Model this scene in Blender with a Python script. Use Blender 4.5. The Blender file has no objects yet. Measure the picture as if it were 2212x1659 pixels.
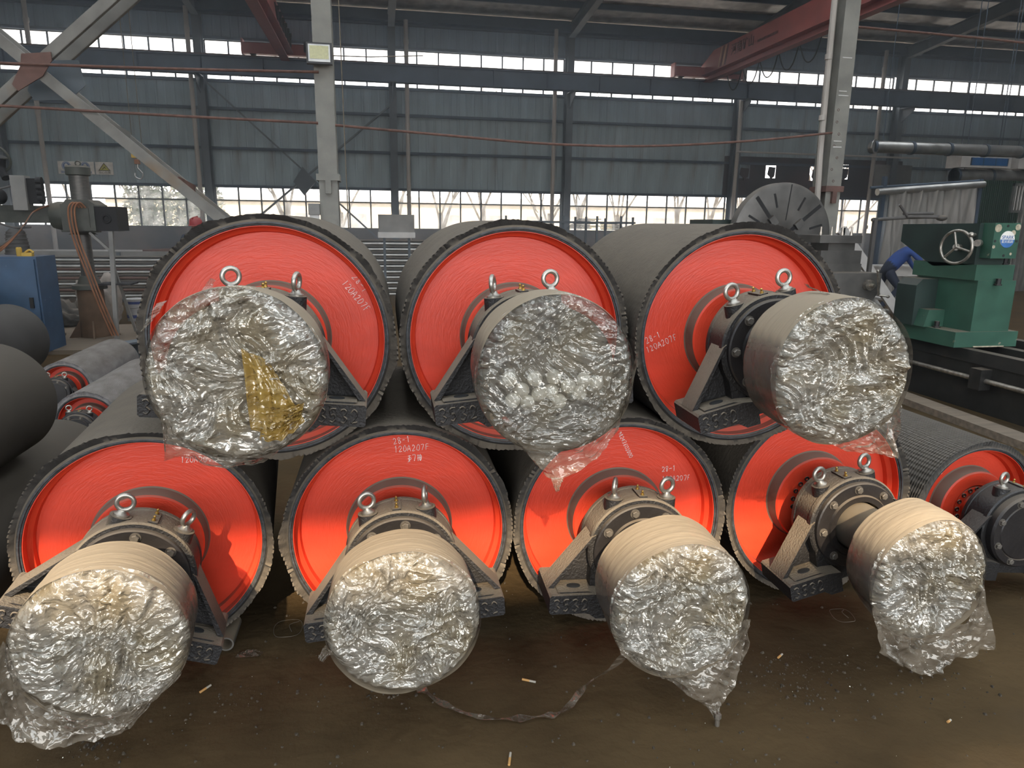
import bpy, bmesh, math, random
import numpy as np
from mathutils import Vector, Matrix
random.seed(7); RNG = np.random.RandomState(11)
SC = bpy.context.scene; COL = SC.collection
R_ = math.radians

# ------------------------------------------------------------------ camera, sky, sun, exposure
cam_d = bpy.data.cameras.new('camera'); cam = bpy.data.objects.new('camera', cam_d); COL.objects.link(cam)
CH, PITCH, YAW, ROLL = 1.587, 0.22268, 0.18768, 0.0122
fwd = Vector((math.sin(YAW)*math.cos(PITCH), math.cos(YAW)*math.cos(PITCH), -math.sin(PITCH)))
rgt = Vector((math.cos(YAW), -math.sin(YAW), 0)); upv = rgt.cross(fwd)
r2 = rgt*math.cos(ROLL)+upv*math.sin(ROLL); u2 = -rgt*math.sin(ROLL)+upv*math.cos(ROLL)
cam.matrix_world = Matrix(((r2.x, u2.x, -fwd.x, 0), (r2.y, u2.y, -fwd.y, 0), (r2.z, u2.z, -fwd.z, CH), (0, 0, 0, 1)))
cam_d.sensor_width = 36; cam_d.lens = 36*1534/2212; cam_d.clip_start = 0.05; cam_d.clip_end = 500
SC.camera = cam
world = bpy.data.worlds.new('hazy_sky'); SC.world = world; world.use_nodes = True
wb = world.node_tree.nodes['Background']; wb.inputs[0].default_value = (0.92, 0.95, 1.0, 1); wb.inputs[1].default_value = 5.8
sun_d = bpy.data.lights.new('sun', 'SUN'); sun = bpy.data.objects.new('sun', sun_d); COL.objects.link(sun)
sun_dir = Vector((0.19, 0.98, -0.61)).normalized()
sun.rotation_euler = sun_dir.to_track_quat('-Z', 'Y').to_euler(); sun.location = (-5, -20, 16)
sun_d.energy = 9.5; sun_d.color = (1.0, 0.80, 0.56); sun_d.angle = R_(0.53)
port_d = bpy.data.lights.new('door_portal', 'AREA'); port = bpy.data.objects.new('door_portal', port_d); COL.objects.link(port)
port_d.shape = 'RECTANGLE'; port_d.size = 26; port_d.size_y = 6.4; port_d.cycles.is_portal = True
port.location = (0, -13.1, 3.3); port.rotation_euler = (R_(90), 0, 0)
SC.view_settings.view_transform = 'Standard'; SC.view_settings.look = 'None'
SC.view_settings.gamma = 1.0; SC.view_settings.use_curve_mapping = False
SC.view_settings.exposure = 0.0
SC.cycles.use_denoising = True
SC.cycles.max_bounces = 8; SC.cycles.transparent_max_bounces = 16; SC.cycles.caustics_reflective = False; SC.cycles.caustics_refractive = False
SC.cycles.sample_clamp_indirect = 8

# ------------------------------------------------------------------ materials
MATS = {}
def mat(name, col, rough=0.6, metal=0.0, var=0.25, vscale=6.0, bump=0.0, bscale=40.0, dust=None, lo=0.15, hi=0.75,
        dcol=(0.20, 0.16, 0.115), spec=0.5, stretch=None, alt=None, altscale=3.0, altw=(0.5, 0.6), emit=0):
    """Painted, metal, rubber or fabric surface: base colour with noise wear, bump, and dust settled on upward faces."""
    if name in MATS: return MATS[name]
    m = bpy.data.materials.new(name); m.use_nodes = True; MATS[name] = m
    nt = m.node_tree; N = nt.nodes; L = nt.links; b = N['Principled BSDF']
    tc = N.new('ShaderNodeTexCoord'); vec = tc.outputs['Object']
    if stretch:
        mp = N.new('ShaderNodeMapping'); mp.inputs['Scale'].default_value = stretch; L.new(vec, mp.inputs[0]); vec = mp.outputs[0]
    nz = N.new('ShaderNodeTexNoise'); nz.inputs['Scale'].default_value = vscale; nz.inputs['Detail'].default_value = 6; L.new(vec, nz.inputs['Vector'])
    mr = N.new('ShaderNodeMapRange'); mr.inputs[3].default_value = 1-var; mr.inputs[4].default_value = 1+var
    mr.inputs[1].default_value = 0.3; mr.inputs[2].default_value = 0.7; L.new(nz.outputs[0], mr.inputs[0])
    base = N.new('ShaderNodeMix'); base.data_type = 'RGBA'; base.blend_type = 'MULTIPLY'; base.inputs[0].default_value = 1
    base.inputs[6].default_value = (*col, 1); L.new(mr.outputs[0], base.inputs[7]); out = base.outputs[2]
    if alt:
        n2 = N.new('ShaderNodeTexNoise'); n2.inputs['Scale'].default_value = altscale; n2.inputs['Detail'].default_value = 5; L.new(vec, n2.inputs['Vector'])
        m2 = N.new('ShaderNodeMapRange'); m2.inputs[1].default_value = altw[0]; m2.inputs[2].default_value = altw[1]; L.new(n2.outputs[0], m2.inputs[0])
        x2 = N.new('ShaderNodeMix'); x2.data_type = 'RGBA'; L.new(m2.outputs[0], x2.inputs[0]); L.new(out, x2.inputs[6]); x2.inputs[7].default_value = (*alt, 1); out = x2.outputs[2]
    rsock = None
    if dust:
        g = N.new('ShaderNodeNewGeometry'); sp = N.new('ShaderNodeSeparateXYZ'); L.new(g.outputs['Normal'], sp.inputs[0])
        md = N.new('ShaderNodeMapRange'); md.interpolation_type = 'SMOOTHSTEP'; md.inputs[1].default_value = lo; md.inputs[2].default_value = hi; L.new(sp.outputs[2], md.inputs[0])
        mu = N.new('ShaderNodeMath'); mu.operation = 'MULTIPLY'; L.new(md.outputs[0], mu.inputs[0])
        nd = N.new('ShaderNodeTexNoise'); nd.inputs['Scale'].default_value = 9; nd.inputs['Detail'].default_value = 4; L.new(tc.outputs['Object'], nd.inputs['Vector'])
        m3 = N.new('ShaderNodeMapRange'); m3.inputs[1].default_value = 0.25; m3.inputs[2].default_value = 0.6; m3.inputs[3].default_value = dust*0.8; m3.inputs[4].default_value = dust; L.new(nd.outputs[0], m3.inputs[0]); L.new(m3.outputs[0], mu.inputs[1])
        xd = N.new('ShaderNodeMix'); xd.data_type = 'RGBA'; L.new(mu.outputs[0], xd.inputs[0]); L.new(out, xd.inputs[6]); xd.inputs[7].default_value = (*dcol, 1); out = xd.outputs[2]
        rr = N.new('ShaderNodeMapRange'); rr.inputs[3].default_value = rough; rr.inputs[4].default_value = 0.95; L.new(mu.outputs[0], rr.inputs[0]); rsock = rr.outputs[0]
    L.new(out, b.inputs['Base Color']); b.inputs['Metallic'].default_value = metal; b.inputs['Specular IOR Level'].default_value = spec
    if rsock: L.new(rsock, b.inputs['Roughness'])
    else: b.inputs['Roughness'].default_value = rough
    if bump:
        nb = N.new('ShaderNodeTexNoise'); nb.inputs['Scale'].default_value = bscale; nb.inputs['Detail'].default_value = 5; L.new(vec, nb.inputs['Vector'])
        bp = N.new('ShaderNodeBump'); bp.inputs['Strength'].default_value = bump; bp.inputs['Distance'].default_value = 0.01; L.new(nb.outputs[0], bp.inputs['Height']); L.new(bp.outputs[0], b.inputs['Normal'])
    if emit:
        b.inputs['Emission Color'].default_value = (*col, 1); b.inputs['Emission Strength'].default_value = emit
    return m

def film_mat(name, tint, opac, dust=0.0, straw=None, scale=1.0, rough=0.14, crease=0.05, ior=2.4):
    """Crumpled stretch film: a glossy, milky sheet that lets part of the light through."""
    m = bpy.data.materials.new(name); m.use_nodes = True; MATS[name] = m
    nt = m.node_tree; N = nt.nodes; L = nt.links; b = N['Principled BSDF']; outn = N['Material Output']
    tc = N.new('ShaderNodeTexCoord')
    mp = N.new('ShaderNodeMapping'); mp.inputs['Rotation'].default_value = (0, 0.7, 0); mp.inputs['Scale'].default_value = (1, 1, 3.2); L.new(tc.outputs['Object'], mp.inputs[0])
    def ridge(sc, rot, st, dist):
        mm = N.new('ShaderNodeMapping'); mm.inputs['Rotation'].default_value = (0, rot, 0); mm.inputs['Scale'].default_value = st; L.new(tc.outputs['Object'], mm.inputs[0])
        q = N.new('ShaderNodeTexNoise'); q.inputs['Scale'].default_value = sc; q.inputs['Detail'].default_value = 3; q.inputs['Distortion'].default_value = dist; L.new(mm.outputs[0], q.inputs['Vector'])
        a = N.new('ShaderNodeMath'); a.operation = 'SUBTRACT'; a.inputs[1].default_value = 0.5; L.new(q.outputs[0], a.inputs[0])
        c = N.new('ShaderNodeMath'); c.operation = 'ABSOLUTE'; L.new(a.outputs[0], c.inputs[0]); return c.outputs[0]
    def add(a, c):
        q = N.new('ShaderNodeMath'); q.operation = 'ADD'; L.new(a, q.inputs[0]); L.new(c, q.inputs[1]); return q.outputs[0]
    if crease:
        wn_ = N.new('ShaderNodeTexNoise'); wn_.inputs['Scale'].default_value = 14; wn_.inputs['Detail'].default_value = 3; L.new(tc.outputs['Object'], wn_.inputs['Vector'])
        wv = N.new('ShaderNodeVectorMath'); wv.operation = 'SCALE'; wv.inputs[3].default_value = 0.07; L.new(wn_.outputs['Color'], wv.inputs[0])
        wa = N.new('ShaderNodeVectorMath'); wa.operation = 'ADD'; L.new(tc.outputs['Object'], wa.inputs[0]); L.new(wv.outputs[0], wa.inputs[1])
        def shards(sc, rot, st):
            mm = N.new('ShaderNodeMapping'); mm.inputs['Rotation'].default_value = (0, rot, 0); mm.inputs['Scale'].default_value = st; L.new(wa.outputs[0], mm.inputs[0])
            q = N.new('ShaderNodeTexVoronoi'); q.inputs['Scale'].default_value = sc*scale; L.new(mm.outputs[0], q.inputs['Vector'])
            a = N.new('ShaderNodeVectorMath'); a.operation = 'SUBTRACT'; a.inputs[1].default_value = (0.5, 0.5, 0.5); L.new(q.outputs['Color'], a.inputs[0]); return a.outputs[0]
        pk = N.new('ShaderNodeTexNoise'); pk.inputs['Scale'].default_value = 9; pk.inputs['Detail'].default_value = 2; L.new(tc.outputs['Object'], pk.inputs['Vector'])
        pt = N.new('ShaderNodeMath'); pt.operation = 'GREATER_THAN'; pt.inputs[1].default_value = 0.5; L.new(pk.outputs[0], pt.inputs[0])
        mxv = N.new('ShaderNodeMix'); mxv.data_type = 'VECTOR'; L.new(pt.outputs[0], mxv.inputs[0]); L.new(shards(27, 0.7, (1, 1, 5.0)), mxv.inputs[4]); L.new(shards(27, -0.6, (1, 1, 4.5)), mxv.inputs[5])
        s2 = N.new('ShaderNodeVectorMath'); s2.operation = 'SCALE'; s2.inputs[3].default_value = 0.55; L.new(shards(70, 0.15, (1, 1, 3.6)), s2.inputs[0])
        sm = N.new('ShaderNodeVectorMath'); sm.operation = 'ADD'; L.new(mxv.outputs[1], sm.inputs[0]); L.new(s2.outputs[0], sm.inputs[1])
        sk = N.new('ShaderNodeVectorMath'); sk.operation = 'SCALE'; sk.inputs[3].default_value = crease; L.new(sm.outputs[0], sk.inputs[0])
        gn = N.new('ShaderNodeNewGeometry'); ga = N.new('ShaderNodeVectorMath'); ga.operation = 'ADD'; L.new(gn.outputs['Normal'], ga.inputs[0]); L.new(sk.outputs[0], ga.inputs[1])
        nn = N.new('ShaderNodeVectorMath'); nn.operation = 'NORMALIZE'; L.new(ga.outputs[0], nn.inputs[0]); L.new(nn.outputs[0], b.inputs['Normal'])
    else:
        mm = N.new('ShaderNodeMapping'); mm.inputs['Scale'].default_value = (1, 16, 1); L.new(tc.outputs['Object'], mm.inputs[0]); q = N.new('ShaderNodeTexNoise'); q.inputs['Scale'].default_value = 9; q.inputs['Detail'].default_value = 3; q.inputs['Distortion'].default_value = 0.4; L.new(mm.outputs[0], q.inputs['Vector'])
        bp = N.new('ShaderNodeBump'); bp.inputs['Strength'].default_value = 0.35; bp.inputs['Distance'].default_value = 0.004; L.new(q.outputs[0], bp.inputs['Height']); L.new(bp.outputs[0], b.inputs['Normal'])
    n2 = N.new('ShaderNodeTexNoise'); n2.inputs['Scale'].default_value = 7; n2.inputs['Detail'].default_value = 5; L.new(tc.outputs['Object'], n2.inputs['Vector'])
    cr = N.new('ShaderNodeMapRange'); cr.inputs[1].default_value = 0.42; cr.inputs[2].default_value = 0.62; L.new(n2.outputs[0], cr.inputs[0])
    mx = N.new('ShaderNodeMix'); mx.data_type = 'RGBA'; mx.inputs[6].default_value = (*tint, 1); mx.inputs[7].default_value = (*(straw or [c*0.6 for c in tint]), 1); L.new(cr.outputs[0], mx.inputs[0])
    col = mx.outputs[2]
    fac = N.new('ShaderNodeMapRange'); fac.inputs[1].default_value = 0.3; fac.inputs[2].default_value = 0.7; fac.inputs[3].default_value = opac*0.8; fac.inputs[4].default_value = min(1, opac*1.2)
    n3 = N.new('ShaderNodeTexNoise'); n3.inputs['Scale'].default_value = 16; n3.inputs['Detail'].default_value = 4; L.new(mp.outputs[0], n3.inputs['Vector']); L.new(n3.outputs[0], fac.inputs[0]); fs = fac.outputs[0]
    rs = None
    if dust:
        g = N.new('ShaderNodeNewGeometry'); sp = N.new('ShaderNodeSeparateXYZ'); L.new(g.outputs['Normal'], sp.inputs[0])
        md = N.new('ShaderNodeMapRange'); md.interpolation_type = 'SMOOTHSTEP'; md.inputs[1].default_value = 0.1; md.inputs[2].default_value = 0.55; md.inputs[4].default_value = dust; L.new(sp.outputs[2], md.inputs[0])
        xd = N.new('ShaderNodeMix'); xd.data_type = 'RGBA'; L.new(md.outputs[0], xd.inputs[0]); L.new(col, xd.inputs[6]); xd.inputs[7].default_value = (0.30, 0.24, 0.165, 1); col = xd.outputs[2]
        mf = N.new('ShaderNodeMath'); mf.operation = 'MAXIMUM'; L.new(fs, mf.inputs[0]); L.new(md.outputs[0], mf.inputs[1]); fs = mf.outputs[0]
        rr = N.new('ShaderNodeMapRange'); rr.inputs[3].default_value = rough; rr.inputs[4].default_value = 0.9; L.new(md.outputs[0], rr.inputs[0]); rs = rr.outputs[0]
    L.new(col, b.inputs['Base Color'])
    if rs: L.new(rs, b.inputs['Roughness'])
    else: b.inputs['Roughness'].default_value = rough
    b.inputs['Specular Tint'].default_value = (1.0, 0.95, 0.86, 1); b.inputs['Specular IOR Level'].default_value = 0.5; b.inputs['IOR'].default_value = ior
    tr = N.new('ShaderNodeBsdfTransparent'); ms = N.new('ShaderNodeMixShader'); L.new(fs, ms.inputs[0]); L.new(tr.outputs[0], ms.inputs[1]); L.new(b.outputs[0], ms.inputs[2]); L.new(ms.outputs[0], outn.inputs[0])
    return m

def glass_mat():
    m = bpy.data.materials.new('dirty_window_glass'); m.use_nodes = True
    nt = m.node_tree; N = nt.nodes; L = nt.links; N.remove(N['Principled BSDF']); o = N['Material Output']
    t = N.new('ShaderNodeBsdfTransparent'); d = N.new('ShaderNodeBsdfTranslucent'); d.inputs[0].default_value = (0.9, 0.92, 0.9, 1)
    tc = N.new('ShaderNodeTexCoord'); n = N.new('ShaderNodeTexNoise'); n.inputs['Scale'].default_value = 2.5; n.inputs['Detail'].default_value = 6; L.new(tc.outputs['Object'], n.inputs['Vector'])
    r = N.new('ShaderNodeMapRange'); r.inputs[1].default_value = 0.35; r.inputs[2].default_value = 0.75; r.inputs[3].default_value = 0.06; r.inputs[4].default_value = 0.28; L.new(n.outputs[0], r.inputs[0])
    x = N.new('ShaderNodeMixShader'); L.new(r.outputs[0], x.inputs[0]); L.new(t.outputs[0], x.inputs[1]); L.new(d.outputs[0], x.inputs[2]); L.new(x.outputs[0], o.inputs[0])
    return m

DUST = (0.20, 0.16, 0.115)
M = dict(
 red=mat('red_oxide_paint', (0.68, 0.054, 0.022), 0.42, var=0.08, vscale=5, bump=0.35, bscale=26, dust=0.85, lo=0.4, hi=0.9, dcol=(0.17, 0.12, 0.085), stretch=(1, 1, 2.4)),
 rubber=mat('black_rubber', (0.027, 0.025, 0.023), 0.8, bump=0.4, bscale=60, dust=0.9, lo=-0.45, hi=0.75, dcol=(0.168, 0.139, 0.104), spec=0.3),
 rim=mat('rim_edge_rubber', (0.035, 0.037, 0.040), 0.5, var=0.5, vscale=30, bump=0.3, bscale=80, dust=0.6, lo=0.0, hi=0.8),
 ribrub=mat('ribbed_rubber', (0.05, 0.047, 0.042), 0.7, dust=0.75, lo=-0.3, hi=0.9, dcol=(0.16, 0.135, 0.105)),
 iron=mat('black_cast_iron', (0.017, 0.0155, 0.015), 0.55, bump=0.5, bscale=120, dust=0.95, lo=0.12, hi=0.55, dcol=(0.215, 0.175, 0.125)),
 cover=mat('black_cover_paint', (0.018, 0.016, 0.016), 0.4, bump=0.15, bscale=70, dust=0.6, lo=0.3, hi=0.8),
 steel=mat('bare_steel', (0.42, 0.39, 0.34), 0.36, metal=0.85, var=0.35, vscale=30, dust=0.35, lo=0.5, hi=0.95),
 shaft=mat('dusty_shaft_steel', (0.20, 0.185, 0.16), 0.45, metal=0.6, dust=0.95, lo=0.0, hi=0.6, dcol=(0.27, 0.22, 0.155)),
 core=mat('greased_coupling_face', (0.11, 0.102, 0.092), 0.5, metal=0.3, var=0.5, vscale=12, alt=(0.26, 0.21, 0.12), altscale=7, altw=(0.45, 0.75)),
 bossside=mat('dusty_primer_band', (0.12, 0.082, 0.060), 0.8, var=0.25, vscale=14, dust=0.9, lo=0.0, hi=0.6, dcol=(0.19, 0.155, 0.115)),
 boltdark=mat('dusty_bolt_steel', (0.16, 0.145, 0.125), 0.5, metal=0.6, var=0.3, vscale=40, dust=0.6, lo=0.4, hi=0.9),
 runway=mat('runway_paint_with_glare', (0.16, 0.22, 0.30), 0.6, var=0.2, vscale=2),  # dark girder paint lightened and blued to imitate window glare over it
 cleaniron=mat('clean_black_iron', (0.016, 0.0155, 0.0155), 0.4, bump=0.3, bscale=110, dust=0.30, lo=0.5, hi=0.98),
 brass=mat('brass_nipple', (0.55, 0.36, 0.10), 0.35, metal=0.9),
 chalk=mat('white_chalk', (0.80, 0.66, 0.62), 0.95, var=0.3, vscale=60),
 ball=mat('milky_plastic_ball', (0.72, 0.68, 0.56), 0.45, var=0.1),
 floor=mat('dirt_floor_dust', (0.074, 0.049, 0.0225), 0.95, spec=0.15, var=0.30, vscale=1.6, bump=0.55, bscale=22, alt=(0.055, 0.042, 0.026), altscale=1.1, altw=(0.55, 0.75)),
 clad=mat('grey_wall_sheet', (0.36, 0.46, 0.50), 0.6, var=0.22, vscale=1.2, stretch=(3, 1, 0.5), alt=(0.15, 0.13, 0.11), altscale=0.6, altw=(0.6, 0.85)),
 cladup=mat('grey_upper_sheet', (0.25, 0.34, 0.42), 0.6, var=0.2, vscale=1.2, stretch=(3, 1, 0.5)),
 cladburnt=mat('sooty_wall_sheet', (0.040, 0.032, 0.034), 0.75, var=0.5, vscale=1.5, alt=(0.085, 0.045, 0.042), altscale=0.8, altw=(0.5, 0.7)),
 plinth=mat('stained_plaster_plinth', (0.17, 0.13, 0.10), 0.9, var=0.45, vscale=1.2, alt=(0.06, 0.05, 0.045), altscale=0.9, altw=(0.5, 0.62)),
 frame=mat('dark_window_frame', (0.10, 0.115, 0.12), 0.6),
 beam=mat('dark_steel_beam', (0.06, 0.09, 0.13), 0.6, var=0.3, vscale=2),
 col=mat('grey_column_paint', (0.25, 0.25, 0.222), 0.6, var=0.25, vscale=4, bump=0.1, alt=(0.17, 0.155, 0.14), altscale=2.2, altw=(0.6, 0.75)),
 coldark=mat('wall_column_paint', (0.11, 0.135, 0.155), 0.6, var=0.25, vscale=3),
 pipe=mat('pale_drain_pipe', (0.46, 0.43, 0.39), 0.5, var=0.15, vscale=2),
 rust=mat('rusty_steel', (0.14, 0.075, 0.058), 0.8, var=0.35, vscale=14, bump=0.3, bscale=60),
 gusset=mat('red_primer_plate', (0.15, 0.085, 0.07), 0.75, var=0.3, vscale=6, dust=0.4),
 brace=mat('brace_channel_paint', (0.21, 0.205, 0.185), 0.6, var=0.25, vscale=5, alt=(0.19, 0.125, 0.065), altscale=1.3, altw=(0.55, 0.66)),
 foil=mat('foil_insulation', (0.62, 0.60, 0.57), 0.4, metal=0.3, var=0.4, vscale=3, bump=1.0, bscale=9),
 crane=mat('crane_red_paint', (0.42, 0.12, 0.105), 0.5, var=0.15, vscale=2),
 black=mat('matt_black', (0.015, 0.015, 0.016), 0.7),
 yellow=mat('warm_white_stripe', (0.70, 0.58, 0.36), 0.6),
 white=mat('white_paint', (0.62, 0.62, 0.60), 0.55, var=0.12),
 grey=mat('grey_machine_paint', (0.10, 0.096, 0.088), 0.5, var=0.3, vscale=8, dust=0.5),
 drill=mat('drill_grey_green', (0.070, 0.075, 0.064), 0.5, var=0.35, vscale=9, dust=0.4),
 drillpost=mat('drill_post_steel', (0.13, 0.125, 0.115), 0.45, metal=0.4, var=0.3, vscale=12, stretch=(1, 1, 4)),
 rustbase=mat('rusty_pedestal', (0.155, 0.098, 0.060), 0.85, var=0.35, vscale=6, dust=0.4),
 copper=mat('orange_hose', (0.29, 0.13, 0.065), 0.5),
 hose=mat('grey_hose', (0.10, 0.095, 0.09), 0.6),
 blue=mat('blue_cabinet_paint', (0.038, 0.085, 0.16), 0.5, var=0.2, vscale=6, alt=(0.30, 0.36, 0.42), altscale=26, altw=(0.70, 0.74), dust=0.4),
 navy=mat('navy_cloth', (0.020, 0.028, 0.050), 0.9, bump=0.3),
 shirt=mat('blue_work_shirt', (0.03, 0.075, 0.27), 0.9, var=0.25, bump=0.3, bscale=14),
 skin=mat('skin', (0.42, 0.24, 0.17), 0.6, var=0.1),
 helmet=mat('red_helmet_plastic', (0.42, 0.045, 0.05), 0.35, var=0.1, dust=0.3),
 glove=mat('pale_glove', (0.45, 0.42, 0.37), 0.9),
 green=mat('green_machine_paint', (0.040, 0.108, 0.074), 0.42, var=0.2, vscale=5, dust=0.75, lo=0.5, hi=0.9, alt=(0.30, 0.27, 0.20), altscale=9, altw=(0.70, 0.73)),
 dgreen=mat('dark_green_machine_paint', (0.022, 0.040, 0.034), 0.5, var=0.25, vscale=5, dust=0.6, lo=0.6, hi=0.95),
 chip=mat('bare_filler_patch', (0.46, 0.40, 0.29), 0.8, var=0.3, vscale=30),
 greensheet=mat('green_booth_sheet', (0.03, 0.062, 0.045), 0.5, var=0.2),
 silver=mat('galvanised_sheet', (0.42, 0.43, 0.42), 0.35, metal=0.75, var=0.3, vscale=4),
 film_curtain=mat('grey_plastic_curtain', (0.27, 0.27, 0.255), 0.35, var=0.25, vscale=3, stretch=(4, 1, 0.6), bump=0.6, bscale=5),
 board=mat('grey_board', (0.27, 0.27, 0.255), 0.7, var=0.2, vscale=6),
 boarddark=mat('dark_grey_board', (0.14, 0.14, 0.13), 0.7, var=0.2, vscale=6),
 bedblack=mat('oily_lathe_bed', (0.022, 0.021, 0.019), 0.5, var=0.4, vscale=8, dust=0.5, lo=0.6, hi=0.98),
 faceplate=mat('turned_steel_face', (0.135, 0.13, 0.122), 0.45, metal=0.5, var=0.3, vscale=5, dust=0.4),
 slot=mat('slot_dark', (0.02, 0.02, 0.02), 0.8),
 sleeve=mat('woven_grey_sleeve', (0.20, 0.19, 0.185), 0.7, var=0.4, vscale=16, bump=0.6, bscale=160, dust=0.4, stretch=(1, 0.4, 1)),
 smoothdrum=mat('dusty_brown_drum', (0.055, 0.045, 0.034), 0.8, var=0.12, vscale=5, dust=0.7, lo=-0.2, hi=0.9, dcol=(0.088, 0.071, 0.051)),
 graydrum=mat('dark_grey_drum', (0.055, 0.052, 0.05), 0.7, var=0.2, vscale=5, dust=0.5, lo=0.1, hi=0.9, dcol=(0.12, 0.11, 0.095)),
 yellowpaint=mat('yellow_paint', (0.50, 0.33, 0.05), 0.5, var=0.25, vscale=12),
 wood=mat('dusty_timber', (0.19, 0.15, 0.11), 0.85, var=0.3, vscale=6, stretch=(0.4, 4, 4), dust=0.5),
 rope=mat('dirty_rope', (0.27, 0.22, 0.17), 0.9, var=0.3, vscale=30),
 sack=mat('pale_sack', (0.36, 0.32, 0.28), 0.85, var=0.3, vscale=8, bump=0.8, bscale=12),
 gold=mat('golden_sack', (0.42, 0.32, 0.14), 0.7, var=0.3, vscale=8, bump=0.8, bscale=10),
 bucket=mat('white_paint_bucket', (0.50, 0.50, 0.50), 0.5, var=0.15),
 bucketblue=mat('bucket_blue_print', (0.06, 0.09, 0.28), 0.5),
 bark=mat('winter_bark', (0.20, 0.155, 0.10), 0.9, var=0.3, vscale=5),
 leaf=mat('evergreen_leaf', (0.055, 0.10, 0.035), 0.6, var=0.5, vscale=3, alt=(0.38, 0.40, 0.12), altscale=1.2, altw=(0.5, 0.7)),
 far=mat('far_pale_building', (0.60, 0.55, 0.42), 0.8, var=0.1),
 farglass=mat('far_window', (0.25, 0.26, 0.27), 0.4),
 ground=mat('outside_ground', (0.34, 0.31, 0.27), 0.95, var=0.2),
 lampglass=mat('floodlight_lens', (0.62, 0.62, 0.36), 0.3, var=0.08, vscale=60),
 lampbody=mat('floodlight_casing', (0.03, 0.032, 0.034), 0.45),
 signblue=mat('sign_blue', (0.05, 0.16, 0.42), 0.5), signyel=mat('sign_yellow', (0.62, 0.60, 0.10), 0.5), signwhite=mat('sign_board', (0.86, 0.84, 0.78), 0.45),
 bluescreen=mat('blue_filter_panel', (0.03, 0.13, 0.34), 0.5, var=0.15),
 butt=mat('cigarette_paper', (0.42, 0.38, 0.31), 0.8), buttf=mat('cigarette_filter', (0.55, 0.30, 0.10), 0.8),
 stone=mat('grit', (0.058, 0.045, 0.030), 0.9, var=0.5, vscale=8), glint=mat('pale_chip', (0.65, 0.62, 0.55), 0.5),
 wire=mat('thin_wire', (0.20, 0.17, 0.13), 0.5, metal=0.5),
)
F_CAP = film_mat('stretch_film_face', (0.37, 0.34, 0.285), 0.66, straw=(0.33, 0.27, 0.17), rough=0.07, crease=0.85, ior=3.0)
F_CAP2 = film_mat('thin_stretch_film_face', (0.30, 0.28, 0.24), 0.48, straw=(0.26, 0.23, 0.17), rough=0.07, crease=0.85, ior=3.2)
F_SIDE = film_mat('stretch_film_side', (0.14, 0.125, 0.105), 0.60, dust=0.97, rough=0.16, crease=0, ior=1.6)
F_TAIL = film_mat('loose_film', (0.31, 0.265, 0.205), 0.50, rough=0.08, crease=0.7, scale=0.6, ior=2.4)
F_GOLD = film_mat('stained_film', (0.36, 0.23, 0.055), 0.85, straw=(0.27, 0.17, 0.04), crease=0.6, scale=0.7, rough=0.1)
GLASS = glass_mat()
def ribs(m, scale):      # fine lengthwise ribs of the patterned lagging
    nt = m.node_tree; N = nt.nodes; L = nt.links; b = N['Principled BSDF']
    tc = N.new('ShaderNodeTexCoord'); sp = N.new('ShaderNodeSeparateXYZ'); L.new(tc.outputs['Object'], sp.inputs[0])
    def sn(s, k):
        a = N.new('ShaderNodeMath'); a.operation = 'MULTIPLY'; a.inputs[1].default_value = k; L.new(s, a.inputs[0])
        c = N.new('ShaderNodeMath'); c.operation = 'SINE'; L.new(a.outputs[0], c.inputs[0]); return c.outputs[0]
    ad = N.new('ShaderNodeMath'); ad.operation = 'ADD'; L.new(sn(sp.outputs[1], scale), ad.inputs[0]); L.new(sn(sp.outputs[0], scale), ad.inputs[1])
    bp = N.new('ShaderNodeBump'); bp.inputs['Strength'].default_value = 0.9; bp.inputs['Distance'].default_value = 0.004; L.new(ad.outputs[0], bp.inputs['Height']); L.new(bp.outputs[0], b.inputs['Normal'])
ribs(M['ribrub'], 420)
def brushed(m):          # circular brush strokes in the thick red paint
    nt = m.node_tree; N = nt.nodes; L = nt.links; b = N['Principled BSDF']
    tc = N.new('ShaderNodeTexCoord'); sp = N.new('ShaderNodeSeparateXYZ'); L.new(tc.outputs['Object'], sp.inputs[0])
    at = N.new('ShaderNodeMath'); at.operation = 'ARCTAN2'; L.new(sp.outputs[0], at.inputs[0]); L.new(sp.outputs[2], at.inputs[1])
    ln = N.new('ShaderNodeVectorMath'); ln.operation = 'LENGTH'; cb0 = N.new('ShaderNodeCombineXYZ'); L.new(sp.outputs[0], cb0.inputs[0]); L.new(sp.outputs[2], cb0.inputs[1]); L.new(cb0.outputs[0], ln.inputs[0])
    cb = N.new('ShaderNodeCombineXYZ')
    a = N.new('ShaderNodeMath'); a.operation = 'MULTIPLY'; a.inputs[1].default_value = 6; L.new(at.outputs[0], a.inputs[0]); L.new(a.outputs[0], cb.inputs[0])
    c = N.new('ShaderNodeMath'); c.operation = 'MULTIPLY'; c.inputs[1].default_value = 110; L.new(ln.outputs['Value'], c.inputs[0]); L.new(c.outputs[0], cb.inputs[1])
    n = N.new('ShaderNodeTexNoise'); n.inputs['Scale'].default_value = 1.0; n.inputs['Detail'].default_value = 4; n.inputs['Distortion'].default_value = 0.8; L.new(cb.outputs[0], n.inputs['Vector'])
    bp = N.new('ShaderNodeBump'); bp.inputs['Strength'].default_value = 0.30; bp.inputs['Distance'].default_value = 0.005; L.new(n.outputs[0], bp.inputs['Height']); L.new(bp.outputs[0], b.inputs['Normal'])
brushed(M['red'])

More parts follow.
